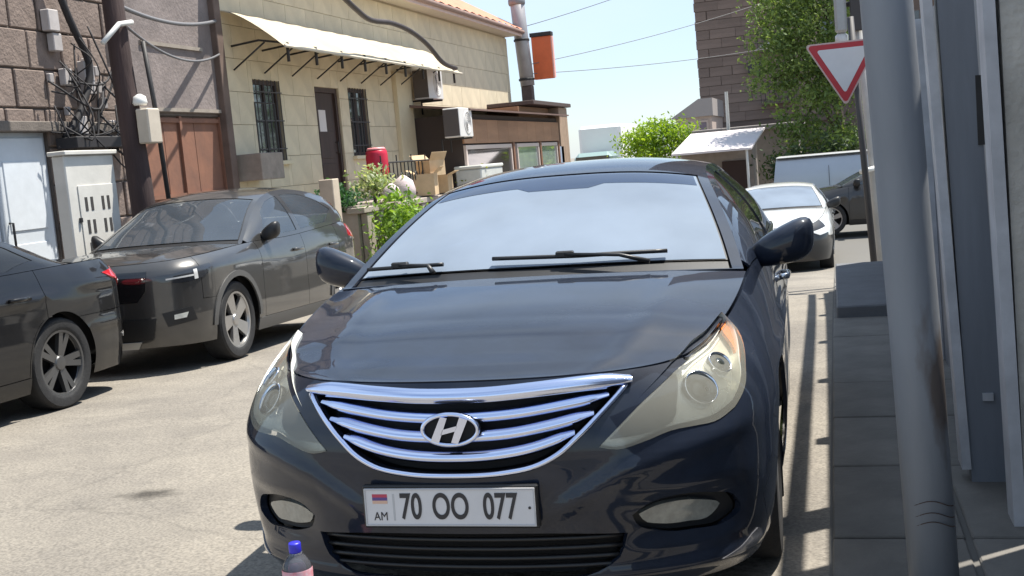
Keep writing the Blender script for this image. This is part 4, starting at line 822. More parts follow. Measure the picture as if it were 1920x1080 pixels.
        return base+(wc_**4)[..., None]*(F-B1)
    panel('boot_lid', [(-.99, .02), (.99, .02), (.99, .99), (-.99, .99)], deck, M['paint'], root, sp=res, lip=.015, sc=(.7, .6))
    # ---- lower body
    r, Ra, zs = sp['wr'], sp['Ra'], sp['zs']; sf, sr = S.s_of_y(sp['yF']), S.s_of_y(sp['yR']); d1, d2, d3 = [S.s_of_y(v) for v in sp['doors']]; g = .003
    def tl(a, b, n=14): return [(s, float(S.ztop(s))-.004) for s in np.linspace(a, b, n)]
    sb, zb = sp['sb'], r+Ra*.62; sbr, zbr = S.L-sp['sbr'], sp.get('zbr', .64); angb = math.degrees(math.asin((zb-r)/Ra)); angr = math.degrees(math.asin(min(.95, (zbr-r)/Ra)))
    if 'front' in sp: sp['front'](root, S, P, M, sf, r, Ra, zs, d1, tl, res)
    else:
        rh = tl(0, sb-g, 16)[1:]+[(sb-g, zb)]+arc(sf, r, Ra, 180-angb, 180, 10)+[(sf-Ra+.01, zs)]
        lh = [(-a, b) for a, b in rh[::-1]]
        panel('front_bumper', (rh+lh), P, M['bumper'], root, holes=sp.get('front_holes', []), sp=res)
        both('front_wing', tl(sb+g, d1-g)+[(d1-g, zs)]+[(sf+Ra, zs)]+arc(sf, r, Ra, 0, 180-angb, 18)+[(sb+g, zb+.006)], P, M['paint'], root, sp=res)
    both('front_door', [(d1+g, zs+.1), (d2-g, zs+.1)]+tl(d1+g, d2-g)[::-1], P, M['paint'], root, sp=res)
    cut = [(sr+(Ra+.02)*math.cos(R(a)), r+(Ra+.02)*math.sin(R(a))) for a in range(180, 89, -10)]; cut = [p for p in cut if p[1] > zs+.1 and p[0] < d3]
    both('rear_door', [(d2+g, zs+.1)]+[(min(cut[0][0], d3), zs+.1)]+cut+[(d3-g, cut[-1][1])]+tl(d2+g, d3-g)[::-1], P, M['paint'], root, sp=res)
    both('sill', [(sf+Ra, zs-.02), (sr-Ra, zs-.02), (sr-Ra, zs+.094), (sf+Ra, zs+.094)], lambda s, z: S.P(s, z, .004), M['sill'], root, sp=res)
    q0 = [(sr+Ra*math.cos(R(a)), r+Ra*math.sin(R(a))) for a in np.linspace(angr, 180, 22)]; q0 = [p for p in q0 if p[0] > cut[0][0]-.4]
    both('rear_wing', q0+[(sr-Ra, zs+.097), (min(cut[0][0], d3)+.004, zs+.097)]+[(a+.006, b) for a, b in cut]+[(d3+g, cut[-1][1])]+tl(d3+g, sbr)+[(sbr, zbr)], P, M['paint'], root, sp=res)
    both('rear_bumper', [(sr+Ra-.01, zs), (S.L, zs), (S.L, zbr-.004), (sr+Ra*math.cos(R(angr)), zbr-.004)]+arc(sr, r, Ra, angr, 0, 8), P, M['bumper'], root, sp=res, lip=0)
    both('tail_panel', [(sbr+g, zbr), (S.L, zbr)]+tl(sbr+g, S.L)[::-1], P, M['paint'], root, sp=res, lip=0)
    if 'tail' in sp: both('tail_lamp', sp['tail'](S), lambda s, z: S.P(s, z, .006), M['red'], root, sp=res*.6, lip=.012)
    inn = [(0.001, zs+.02), (sf-Ra, zs+.02)]+arc(sf, r, Ra, 180, 0, 14)+[(sr-Ra, zs+.02)]+arc(sr, r, Ra, 180, 0, 14)+[(S.L-.001, zs+.02)]+[(s, float(S.ztop(s))-.05) for s in np.linspace(S.L-.001, .001, 60)]
    both('inner_shell', inn, lambda s, z: S.P(s, z, -.10), M['dark'], root, sp=.12, lip=0)
    ln = S.y[-1]; hw = S.x.max()
    MB().box((-hw+.30, .45, zs-.03), (hw-.30, ln-.4, .70), .05).box((-hw+.12, sp['yF']+Ra, zs-.02), (hw-.12, sp['yR']-Ra, .5)).build('chassis', M['dark'], root)
    # ---- interior
    zt = float(S.ztop(S.s_of_y(2.2))); d = MB()
    d.box((-hw+.22, y0+.12, .68), (hw-.22, y0+.50, zt-.05), .04); d.build('dashboard', M['dark'], root)
    for x in (-.36, .36):
        s_ = MB().box((x-.24, 1.95, .5), (x+.24, 2.4, .66), .04).add(*[*slant((x-.23, x+.23), (2.33, .60), (2.52, zt+.13), .12)]).box((x-.12, 2.47, zt+.16), (x+.12, 2.56, zt+.32), .03)
        s_.build('seat', M['seat'], root)
    MB().add(*slant((-.62, .62), (3.2, .60), (3.4, zt+.10), .12)).build('rear_seat', M['seat'], root)
    ct = Vector((.36, y0+.60, zt-.03)); sw = MB(); sw.tube([ct+Vector((.18*math.cos(a), -.05*math.sin(a)*.6, .17*math.sin(a))) for a in np.linspace(0, 2*math.pi, 25)], .014, 8, False)
    sw.box(tuple(ct-Vector((.16, .015, .02))), tuple(ct+Vector((.16, .015, .02)))); sw.build('steering_wheel', M['dark'], root, True)
    # ---- wheels, mirrors
    xw = hw-sp.get('ww', .215)/2-.035
    for sg in (1, -1):
        for yy in (sp['yF'], sp['yR']): wheel(root, sg*xw, yy, r, r, sp.get('ww', .215), sg, M, sp['rim'], sp['rimr'])
    my, mz = sp['mirror'][:2]; mwid, mh, md = sp['mirror'][2:]
    for sg in (1, -1):
        bx = float(np.interp(my, tE[:, 1], tE[:, 0])); v = []; f = []; n, k = 18, 12; c = (bx-.03+mwid/2, my, mz)
        for i in range(k+1):
            ph = -math.pi/2+math.pi*i/k
            for j in range(n):
                th = 2*math.pi*j/n
                def se(a, e): return math.copysign(abs(a)**e, a)
                xx = se(math.sin(ph), .75)*mwid/2; rr = se(math.cos(ph), .6); yy = rr*se(math.cos(th), .7)*md/2; zz = rr*se(math.sin(th), .75)*mh/2
                tp = .88+.24*(xx/(mwid/2)); zz = zz*tp+.075*(xx/mwid); yy = (min(yy, md*.28) if yy > 0 else yy)*tp+.05*max(0, xx/mwid)
                v.append((sg*(c[0]+xx), c[1]+yy, c[2]+zz))
        for i in range(k):
            for j in range(n):
                q = (i*n+j, i*n+(j+1) % n, (i+1)*n+(j+1) % n, (i+1)*n+j); f.append(q if sg > 0 else q[::-1])
        mo = meshobj('wing_mirror', v, f, M['mirror'], root, True)
        MB().tube([(sg*(bx-.02), my+.02, mz-.06), (sg*(bx+.03), my+.02, mz-.055), (sg*(bx+.10), my+.015, mz-.03)], [.04, .032, .03], 10, True, (1, .6)).build('mirror_arm', M['plastic'], mo, True)
    for y in sp.get('handles', []):
        for sg in (1, -1):
            s_ = S.s_of_y(y); p = [S.P(s_+dd, sp['hz'], o) for dd, o in ((-.1, .0), (-.08, .032), (.08, .034), (.1, .0))]
            MB().tube([(q[0]*sg, q[1], q[2]) for q in p], .011, 8, True, (1, 1.3)).build('door_handle', M['handle'], root, True)
    return root, S, P, dict(hood=hood, can=can, side=side, deck=deck, y0=y0, y1=y1, sf=sf, sr=sr)
def slant(xr, a, b, t):
    (x0, x1), (ya, za), (yb, zb) = xr, a, b
    v = [(x, y, z) for x in (x0, x1) for y, z in ((ya, za), (ya+t, za), (yb+t, zb), (yb, zb))]
    return v, [(0, 1, 2, 3), (7, 6, 5, 4), (0, 4, 5, 1), (1, 5, 6, 2), (2, 6, 7, 3), (3, 7, 4, 0)]
def text_mesh(txt, size, m, parent, name, loc, rot, extrude=.001, sx=1., bold=0.):
    cu = bpy.data.curves.new('t', 'FONT'); cu.body = txt; cu.size = size; cu.extrude = extrude; cu.align_x = 'CENTER'; cu.align_y = 'CENTER'; cu.offset = bold
    to = bpy.data.objects.new('t', cu); COL.objects.link(to); dg = bpy.context.evaluated_depsgraph_get()
    me = bpy.data.meshes.new_from_object(to.evaluated_get(dg)); bpy.data.objects.remove(to); me.materials.clear(); me.materials.append(m)
    me.transform(Matrix.Diagonal((sx, 1, 1, 1)))
    o = link(bpy.data.objects.new(name, me), parent); o.location = loc; o.rotation_euler = rot; return o

dark = mat('soot_black', (.006, .006, .007), .85); rubber = mat('tyre_rubber', (.018, .018, .019), .75, var=.4, vs_=20, bump=.15, bs=60)
plastic = mat('black_plastic', (.012, .012, .013), .45, bump=.05, bs=200); chrome = mat('chrome', (.78, .80, .84), .12, 1., var=.08, vs_=5)
blackp = mat('black_paint_sky_tint', (.0105, .0155, .029), .5, .0, var=.35, vs_=5, coat=1., crough=.035, spec=.1, cior=1.45)  # blue in the black base stands for sky sheen on the hood
greyp = mat('grey_metallic_paint', (.058, .056, .054), .34, .5, var=.12, vs_=4, coat=1., cior=1.6)
black2 = mat('soft_black_paint', (.008, .008, .009), .4, var=.3, vs_=3, coat=1., spec=.1, cior=1.42)
whitep = mat('white_paint', (.60, .61, .60), .35, coat=1., var=.05)
seatm = mat('seat_fabric', (.03, .03, .033), .9, var=.2); redl = mat('red_tail_lens', (.45, .012, .02), .12, coat=1.); orange = mat('orange_lens', (.75, .22, .04), .2, coat=1., var=.15, vs_=40)
whitel = mat('white_lens', (.7, .7, .68), .15, coat=1.); alloy = mat('alloy_silver', (.42, .41, .40), .32, .8, var=.1); alloyd = mat('alloy_dark', (.12, .12, .122), .35, .7)
silvp = mat('lamp_silver', (.80, .80, .73), .30, .3, var=.18, vs_=18); hazel = None
wind = glass('windscreen_glass', (.30, .36, .40), .40, (.50, .60, .74), 1.7, .03)  # blue film colour stands in for sky reflected in the windscreen
tint = glass('tinted_glass', (.10, .11, .11), .05, (.4, .42, .44), 1.6, .02); clearg = glass('car_glass', (.62, .70, .72), .10, (.45, .54, .66), 1.9, .02)
lensg = glass('lamp_lens', (.98, .97, .92), .31, (.95, .93, .80), 1.5, .05, .97, .5)

# ------------------------------------------------------------------ the black sedan in front
zt_ = .812
MAIN = dict(
 outline=[(0, 0), (.2, .012), (.4, .052), (.55, .107), (.69, .19), (.80, .295), (.875, .43), (.912, .62), (.925, .85), (.93, 1.3), (.93, 2.2), (.925, 3.4), (.90, 4.0), (.86, 4.4), (.75, 4.68), (.5, 4.79), (0, 4.82)],
 top=[(0, zt_, .07, .55, 2), (.3, zt_, .075, .55, 2), (.55, .812, .10, .56, 2), (.73, .816, .13, .57, 2.1), (.89, .830, .158, .58, 2.2), (1.04, .855, .165, .58, 2.2), (1.22, .89, .155, .59, 2.2), (1.42, .93, .135, .6, 2.2), (1.7, .98, .118, .62, 2.2), (1.9, 1.008, .108, .64, 2.2), (2.3, 1.015, .08, .66, 2), (2.8, 1.02, .072, .68, 2), (4.0, 1.045, .075, .7, 2), (4.6, 1.05, .12, .72, 2), (5.0, 1.05, .15, .72, 2.2), (5.3, 1.05, .14, .74, 2.2), (6.2, 1.05, .09, .74, 2)],
 low=[(.1, .09), (.18, .05), (.26, .025), (.36, .008), (.46, 0), (.6, .0), (1.3, .0)],
 cant=[(.80, 1.20, 1.0), (.762, 1.4, 1.095), (.718, 1.6, 1.185), (.672, 1.8, 1.265), (.63, 2.0, 1.33), (.605, 2.2, 1.372), (.59, 2.6, 1.40), (.60, 3.0, 1.39), (.62, 3.3, 1.35), (.665, 3.7, 1.24), (.70, 4.1, 1.085), (.71, 4.2, 1.048)],
 bow=[(1.2, .115), (1.9, .09), (2.3, .04), (2.7, 0), (3.2, -.03), (4.2, -.08)], roof_crown=[(1.2, .018), (1.6, .04), (2.0, .055), (2.6, .062), (3.2, .055), (4.2, .02)],
 wind=(1.275, 2.05, .945, .93), rear=(3.35, 4.08, .90, .88), hood_crown=[(-.1, 0), (0, .0), (.15, .028), (.5, .048), (.85, .04), (1.1, .025)], ridge=.010, sH0=.56, sD1=5.35, deck_crown=.03,
 windows=[[(1.52, .08), (2.52, .06), (2.50, .90), (2.15, .90), (1.9, .84)], [(2.62, .06), (3.40, .06), (3.75, .35), (3.55, .72), (3.25, .90), (2.60, .90)]], belt_chrome=True,
 wr=.335, Ra=.375, zs=.20, yF=.94, yR=3.735, doors=(1.33, 2.55, 3.62), sb=1.0, sbr=.75, ww=.225, rim='twin', rimr=.225, mirror=(1.55, 1.055, .25, .175, .16), handles=(2.35, 3.4), hz=.86)
LOW = [(.429, .607), (.484, .598), (.56, .612), (.652, .634), (.724, .637), (.794, .639), (.891, .666)]
OUT = [(.891, .666), (.985, .712), (1.064, .761), (1.135, .795), (1.190, .825), (1.225, .853), (1.237, .887)]
INN = [(1.237, .885), (1.16, .870), (1.077, .853), (.95, .832), (.817, .810), (.72, .785), (.634, .75), (.565, .713), (.507, .672), (.46, .635), (.429, .609)]
def crease(a, z):
    zc = np.interp(a, [.2, .336, .48, .644, .822, 1.0], [.40, .449, .524, .567, .602, .63]); k = np.interp(a, [.2, .34, .8, 1.02], [0, 1, 1, 0]); d = z-zc
    body = .012*np.exp(-(d/.034)**2)
    sidec = .012*np.exp(-((z-np.interp(a, [1.3, 1.8, 3.2, 5], [.70, .74, .80, .86]))/.035)**2)*np.interp(a, [1.35, 1.8, 4.8, 5.1], [0, 1, 1, 0])
    pocket = -.022*np.exp(-((a-.70)/.2)**4-((z-.375)/.075)**4)
    chin = .02*np.exp(-((z-.215)/.03)**2)*np.interp(a, [0, .8, 1.1], [1, 1, .2])
    return k*body+sidec+pocket+chin
MAIN['feat'] = crease
GR = [(-.53, .782), (-.30, .793), (-.10, .789), (.10, .789), (.30, .793), (.53, .782)]
GRH = curve(GR, 24)+curve([(.53, .782), (.45, .715), (.375, .655), (.31, .605), (.245, .575), (.15, .557), (0, .551), (-.15, .557), (-.245, .575), (-.31, .605), (-.375, .655), (-.45, .715), (-.53, .782)], 50)[1:-1]
FOGP = curve([(.515, .395), (.57, .425), (.65, .438), (.78, .425), (.875, .395), (.90, .35), (.85, .325), (.72, .322), (.60, .335), (.53, .365), (.515, .395)], 36)[:-1]
INTK = curve([(-.50, .345), (-.3, .362), (0, .368), (.3, .362), (.50, .345)], 14)+curve([(.50, .345), (.47, .27), (.40, .235), (.2, .228), (0, .226), (-.2, .228), (-.40, .235), (-.47, .27), (-.50, .345)], 30)[1:-1]
def main_front(root, S, P, M, sf, r, Ra, zs, d1, tl, res):
    rs = res*.45; ao = 180-math.degrees(math.asin((.56-r)/Ra)); low = curve(LOW, 20); out = curve(OUT, 14); inn = curve(INN, 28); k = next(i for i, p in enumerate(inn) if p[0] < .80)
    rh = tl(0, .79, 24)[1:]+inn[k:]+low[1:]+arc(sf, r, Ra, ao, 180, 8)+[(sf-Ra+.005, .2), (1.0, .165), (.6, .16)]
    loop = rh+[(0, .16)]+[(-a, b) for a, b in rh[::-1]]+[(0, tl(0, .1, 2)[0][1])]
    fogm = [(-a, b) for a, b in FOGP]
    panel('front_bumper', loop, P, M['paint'], root, holes=[GRH, INTK, FOGP, fogm], sp=rs, lip=.025)
    wing = tl(.80, d1-.003, 26)+[(d1-.003, zs), (sf+Ra, zs)]+arc(sf, r, Ra, 0, ao, 18)+[(.895, .662)]+[(a+.003, b-.002) for a, b in out]+[(a, b+.003) for a, b in inn[:k]]
    both('front_wing', wing, P, M['paint'], root, sp=rs, lip=.015)
    # headlamps: housing, lens, bowl, projector, orange side marker
    lens = inn+low[1:]+out[1:-1]
    for mi in (False, True):
        sg = -1 if mi else 1
        h = panel('headlamp', lens, lambda s, z: S.P(s, z, -.045), M['silv'], root, sp=rs, lip=-.04, mirror=mi)
        panel('lens', lens, lambda s, z: S.P(s, z, .003), lensg, h, sp=rs, lip=.006, mirror=mi)
        bz = curve([(.47, .622), (.56, .69), (.66, .745), (.74, .775), (.70, .70), (.68, .66), (.60, .632), (.47, .622)], 24)[:-1]
        panel('bezel', bz, lambda s, z: S.P(s, z, -.025), M['bezel'], h, sp=rs, lip=.02, mirror=mi)
        panel('side_marker', curve([(1.237, .883), (1.16, .862), (1.13, .82), (1.085, .785), (1.05, .758), (1.07, .766), (1.135, .797), (1.19, .827), (1.222, .853), (1.237, .883)], 24)[:-1], lambda s, z: S.P(s, z, -.012), M['orange'], h, sp=rs, lip=.01, mirror=mi)
        for (s_, z_, rr, o) in ((.80, .722, .052, -.030), (.955, .772, .037, -.030)):
            c = S.P(s_, z_, o); n = S.P(s_, z_, o+.1)-c; n = np.cross(S.P(s_+.01, z_, o)-c, S.P(s_, z_+.01, o)-c); n = Vector((n[0]*sg, n[1], n[2])).normalized(); n = (n+Vector((0, -.12, 0))).normalized()
            q = MB().lathe([(rr*.25, -rr*.3), (rr*.7, -rr*.18), (rr*.95, .012), (rr, .026), (rr*1.08, .022), (rr*1.08, -.015)], n=28, cap=False)
            rot = n.to_track_quat('Z', 'Y').to_matrix(); q.v = [tuple(rot @ Vector(p)+Vector((c[0]*sg, c[1], c[2]))) for p in q.v]; q.build('reflector_bowl', chrome, h, True)
            q = MB().lathe([(0.001, .025), (rr*.4, .023), (rr*.7, .014), (rr*.9, -.012)], n=24, cap=False)
            q.v = [tuple(rot @ Vector(p)+Vector((c[0]*sg, c[1], c[2]))) for p in q.v]; q.build('projector', M['bulb'], h, True)
    # fog lamps
    fl = curve([(.54, .392), (.59, .408), (.66, .414), (.76, .402), (.825, .378), (.79, .348), (.70, .345), (.61, .352), (.555, .37), (.54, .392)], 30)[:-1]
    for mi in (False, True):
        h = panel('fog_pocket', FOGP, lambda s, z: S.P(s, z, -.03), M['plastic'], root, sp=rs, lip=0, mirror=mi)
        panel('fog_lamp', fl, lambda s, z: S.P(s, z, -.012), M['foglens'], h, sp=rs, lip=.02, mirror=mi)
        panel('reflector_strip', curve([(.80, .215), (.90, .235), (1.02, .255), (1.03, .24), (.92, .213), (.80, .215)], 16)[:-1], lambda s, z: S.P(s, z, .004), M['fogdark'], root, sp=rs, lip=.004, mirror=mi)
    # grille: backing, frame, bars
    panel('grille_backing', GRH, lambda s, z: S.P(s, z, -.05), dark, root, sp=.03, lip=0)
    def bar(pts, hw_, off, dep, n=34, name='grille_bar', taper=True):
        c = curve(pts, n); v = []; f = []; k = 8
        for i, (s_, z_) in enumerate(c):
            t = i/(n-1); w = hw_*(min(1, .5+7*min(t, 1-t)) if taper else 1); p = S.P(s_, z_, off); q = S.P(s_, z_, off-1e-2)-p; q = q/np.linalg.norm(q)
            sec = [(-w, dep), (-w*.95, .004), (-w*.5, -.002), (0, -.004), (w*.55, -.001), (w*.95, .006), (w, dep), (0, dep)]
            for a, d in sec: v.append((p[0]+q[0]*d, p[1]+q[1]*d+max(0, a)*.35, p[2]+a))
        for i in range(n-1):
            for j in range(k): f.append((i*k+j, i*k+(j+1) % k, (i+1)*k+(j+1) % k, (i+1)*k+j))
        f += [tuple(range(k-1, -1, -1)), tuple((n-1)*k+j for j in range(k))]
        mb = MB().add(v, f); return mb.build(name, M['gchrome'], root, angle=.9)
    bar([(-.555, .785), (-.40, .786), (-.25, .780), (-.1, .773), (0, .772), (.1, .773), (.25, .780), (.40, .786), (.555, .785)], .0215, .018, .05)
    bar([(-.475, .749), (-.45, .745), (-.33, .731), (-.2, .717), (-.1, .711), (0, .709), (.1, .711), (.2, .717), (.33, .731), (.45, .745), (.475, .749)], .0165, .002, .04)
    bar([(-.423, .703), (-.40, .698), (-.28, .676), (-.17, .661), (-.08, .656), (0, .655), (.08, .656), (.17, .661), (.28, .676), (.40, .698), (.423, .703)], .0165, .002, .04)
    bar([(-.362, .654), (-.335, .645), (-.23, .616), (-.13, .602), (0, .597), (.13, .602), (.23, .616), (.335, .645), (.362, .654)], .0165, .002, .04)
    fr = curve([(-.535, .772), (-.45, .708), (-.375, .648), (-.31, .598), (-.245, .568), (-.15, .551), (0, .545), (.15, .551), (.245, .568), (.31, .598), (.375, .648), (.45, .708), (.535, .772)], 60)
    MB().tube([S.P(a, b, .004) for a, b in fr], .0085, 8).build('grille_frame', M['gchrome'], root, True)
    # emblem: oval ring with a slanted H, on the middle of the grille
    c = S.P(0., .683, .028); em = MB(); A, B = .084, .045
    em.tube([(c[0]+A*math.cos(t), c[1]+.004, c[2]+B*math.sin(t)) for t in np.linspace(0, 2*math.pi, 41)], .0068, 8, False)
    eo = em.build('emblem', M['gchrome'], root, True)
    MB().prism([(A*math.cos(t), B*math.sin(t)) for t in np.linspace(0, 2*math.pi, 32, endpoint=False)], lambda a, b, t: (c[0]+a, c[1]+t, c[2]+b), .008, .035).build('emblem_plate', dark, eo)
    hm = MB(); fn = lambda a, b, t: (c[0]+a, c[1]+t, c[2]+b)
    for pl in ([(-.058, -.030), (-.034, -.038), (-.004, .036), (-.024, .040)], [(.024, -.040), (.004, -.036), (.034, .038), (.058, .030)], [(-.028, -.014), (.018, -.003), (.026, .013), (-.020, .002)]): hm.prism(pl, fn, -.006, .008)
    hm.build('emblem_letter', M['gchrome'], eo)
    # lower intake slats
    panel('intake_backing', INTK, lambda s, z: S.P(s, z, -.06), dark, root, sp=.04, lip=0)
    for z_ in (.335, .305, .275, .248):
        MB().tube([S.P(s_, z_+.008*(1-(s_/.5)**2), -.022) for s_ in np.linspace(-.485, .485, 24)], .009, 6, True, (1, .8)).build('intake_slat', M['plastic'], root, True)
    # number plate
    py = float(S.P(0., .46)[1])-.012; px, pz = -.018, .457
    fo = MB().box((px-.268, py-.004, pz-.064), (px+.268, py+.02, pz+.064), .004).build('plate_holder', plastic, root)
    po = MB().box((px-.26, py-.009, pz-.056), (px+.26, py-.004, pz+.056), .0015).build('number_plate', M['plate'], root)
    rim_ = MB()
    for a, b in (((px-.260, pz+.0515), (px+.260, pz+.056)), ((px-.260, pz-.056), (px+.260, pz-.0515)), ((px-.260, pz-.0515), (px-.2555, pz+.0515)), ((px+.2555, pz-.0515), (px+.260, pz+.0515))): rim_.box((a[0], py-.0112, a[1]), (b[0], py-.0088, b[1]))
    rim_.build('plate_rim', M['platerim'], po)
    for tx, x_ in (('70', -.116), ('OO', .006), ('077', .156)):
        text_mesh(tx, .108, M['ink'], po, 'plate_digits', (px+x_, py-.0100, pz-.001), (R(90), 0, 0), .0008, .64 if tx != 'OO' else .64, .0019)
    text_mesh('AM', .036, M['ink'], po, 'country_letters', (px-.211, py-.0100, pz-.028), (R(90), 0, 0), .0006, .85)
    for i, n_ in enumerate(('flagr', 'flagb', 'flago')):
        MB().box((px-.235, py-.0098, pz+.030-.0095*i), (px-.188, py-.0088, pz+.0395-.0095*i)).build('flag_stripe', M[n_], po)
    MB().box((px-.172, py-.0096, pz-.04), (px-.166, py-.0088, pz+.04)).build('plate_divider', M['platerim'], po)
    MB().lathe([(.001, -.002), (.004, -.0015), (.0045, .002)], (px+.243, py-.0095, pz-.002), 'y', 12).build('plate_bolt', M['ink'], po)
MAIN['front'] = main_front
MM = dict(paint=blackp, bumper=blackp, sill=blackp, glass=wind, sglass=tint, plastic=plastic, dark=dark, chrome=chrome, gchrome=mat('sky_tinted_chrome', (.68, .74, .93), .16, 1.), rubber=rubber, rim=alloy, seat=seatm, red=redl, mirror=blackp, handle=chrome, silv=silvp,  # grille chrome is coloured blue for the sky it would reflect
          bezel=mat('lamp_bezel', (.09, .09, .088), .35, .4, var=.3, vs_=30), orange=orange, bulb=mat('projector_glass', (.05, .055, .045), .08, .3, coat=1.), foglens=mat('fog_lens', (.26, .26, .23), .18, .2, coat=1., var=.3, vs_=30), fogdark=mat('smoked_lens', (.10, .10, .11), .15, coat=1.),
          plate=mat('plate_white', (.62, .61, .62), .45, var=.06, vs_=9), platerim=mat('plate_rim_grey', (.45, .45, .46), .5), ink=mat('plate_ink', (.025, .024, .028), .5), flagr=mat('flag_red', (.45, .05, .09), .5), flagb=mat('flag_blue', (.10, .06, .22), .5), flago=mat('flag_orange', (.62, .40, .30), .5))
car, CS, CP, CF = build_car('sedan', MAIN, MM, (-1.12, 3.07, .01), (-.02, .010, .028), res=.04, label='black sedan with toothed chrome grille and plate 70 OO 077 parked in the foreground', cat='car')
def canp(u, y, off): 
    p = CF['can'](np.array(u, float), np.array(y, float)); q = CF['can'](np.array(u+.01), np.array(y+0.))-p; w_ = CF['can'](np.array(u+0.), np.array(y+.01))-p; n = np.cross(q, w_); n /= np.linalg.norm(n); return p+n*off
for a, b, piv, ys in ((-.20, .66, .17, (1.300, 1.288, 1.296)), (-.90, -.46, -.70, (1.292, 1.286, 1.284))):
    bl = MB().tube([canp(u, np.interp(u, [a, (a+b)/2, b], ys), .022) for u in np.linspace(a, b, 16)], .011, 6, True, (1, .8))
    wb = bl.build('wiper', plastic, car, True)
    u1 = b-.02; u2 = a*.4+b*.6
    MB().tube([canp(u2+.26*(1 if a > -.5 else .6), 1.222, .03), canp(u2+.12, 1.25, .045), canp(piv, np.interp(piv, [a, (a+b)/2, b], ys)-.006, .036)], [.014, .011, .009], 6, True, (1, .7)).build('wiper_arm', plastic, wb, True)
    c = canp(piv, np.interp(piv, [a, (a+b)/2, b], ys), .03); MB().box(tuple(c-[.035, .014, .012]), tuple(c+[.035, .014, .014]), .005).build('wiper_joint', plastic, wb)
# inside mirror, sun-shade band, tax disc
c = canp(.0, 1.93, -.08); MB().box(tuple(c-[.12, .02, .035]), tuple(c+[.12, .015, .035]), .012).build('inside_mirror', dark, car)
panel('shade_band', [(-.905, 1.90), (-.30, 1.905), (-.2, 1.86), (.2, 1.86), (.30, 1.905), (.905, 1.90), (.90, 2.03), (-.90, 2.03)], lambda u, y: CF['can'](u, y)-[0, 0, .0025], glass('shade_band', (.25, .32, .45), .14, (.22, .32, .55), 1.6, .03), car, sp=.05, lip=0, sc=(.65, 1))
c1 = CF['can'](np.array(-.72), np.array(1.40))-[0, -.0, .02]
meshobj('paper_slip', [CF['can'](np.array(u), np.array(y))-[0, 0, .014] for u, y in ((-.80, 1.36), (-.66, 1.36), (-.58, 1.42), (-.72, 1.42))], [(0, 1, 2, 3)], mat('slip_paper', (.6, .62, .62), .7), car)
# mud flap behind the front and rear wheels
for y in (1.30, 4.12):
    for sg in (1, -1): MB().box((sg*.80-.10, y, .10), (sg*.80+.10, y+.012, .36), .004).build('mud_flap', rubber, car)

# ------------------------------------------------------------------ the grey SUV across the street
SUV = dict(
 outline=[(0, 0), (.3, .018), (.55, .062), (.72, .14), (.84, .28), (.90, .48), (.925, .75), (.935, 1.3), (.938, 2.2), (.93, 3.2), (.91, 3.8), (.86, 4.15), (.75, 4.36), (.5, 4.42), (0, 4.43)],
 top=[(0, .955, .08, .80, 2), (.4, .96, .085, .80, 2), (.7, .97, .11, .82, 2.1), (.95, .985, .12, .84, 2.2), (1.2, 1.0, .115, .85, 2.2), (1.6, 1.03, .10, .86, 2.2), (2.0, 1.055, .085, .86, 2.2), (2.8, 1.07, .06, .78, 2.2), (4.0, 1.14, .06, .85, 2.2), (4.6, 1.17, .10, .9, 2.2), (5.0, 1.17, .13, .9, 2.2), (5.7, 1.17, .10, .9, 2)],
 low=[(.1, .07), (.2, .045), (.3, .02), (.42, .004), (.6, 0), (1.4, 0)],
 cant=[(.82, 1.25, 1.045), (.775, 1.45, 1.15), (.725, 1.65, 1.26), (.68, 1.85, 1.36), (.65, 2.05, 1.455), (.635, 2.3, 1.525), (.625, 2.7, 1.565), (.63, 3.1, 1.555), (.645, 3.5, 1.515), (.67, 3.85, 1.44), (.70, 4.12, 1.29), (.705, 4.24, 1.18)],
 bow=[(1.25, .11), (1.9, .08), (2.4, .03), (2.8, 0), (3.3, -.02), (4.22, -.05)], roof_crown=[(1.25, .015), (1.7, .04), (2.1, .05), (2.7, .055), (3.4, .045), (4.22, .01)],
 wind=(1.33, 2.07, .95, .93), rear=(3.55, 4.15, .88, .88), hood_crown=[(-.1, 0), (0, .0), (.12, .03), (.5, .05), (.9, .035), (1.1, .02)], ridge=.012, sH0=.62, sD1=4.95, deck_crown=.01,
 windows=[[(1.60, .10), (2.46, .08), (2.44, .88), (2.15, .88), (1.92, .80)], [(2.56, .08), (3.30, .10), (3.66, .46), (3.40, .74), (3.05, .88), (2.54, .88)]],
 wr=.36, Ra=.405, zs=.23, yF=.88, yR=3.58, doors=(1.42, 2.5, 3.5), sb=.98, sbr=.62, zbr=.68, ww=.235, rim='fan', rimr=.26, mirror=(1.66, 1.13, .19, .17, .13), handles=(2.3, 3.3), hz=.93,
 tail=lambda S: [(S.L-1.26, 1.0), (S.L-.75, .93), (S.L-.72, 1.14), (S.L-1.16, 1.14)])
SM = dict(paint=greyp, bumper=greyp, sill=mat('grey_cladding', (.10, .098, .095), .5, .2), glass=clearg, sglass=clearg, plastic=plastic, dark=dark, chrome=chrome, rubber=rubber, rim=alloy, seat=seatm, red=redl, mirror=plastic, handle=greyp)  # lighter cladding grey carries the light band reflected along the sill
cy_ = 8.45
suv, US, UP, UF = build_car('suv', SUV, SM, (-6.20, cy_, gz(9.3)+.034), (-.036, 0, .055), res=.06, label='dark grey suv with light spoked wheels parked in front of the terrace', cat='suv')
oU = lambda o: US.off(o)
panel('grille_panel', curve([(-.50, .89), (0, .895), (.50, .89)], 10)+[(.48, .72), (.40, .63), (-.40, .63), (-.48, .72)], oU(.006), mat('gloss_black', (.008, .008, .009), .15, coat=1.), suv, sp=.06, lip=.01)
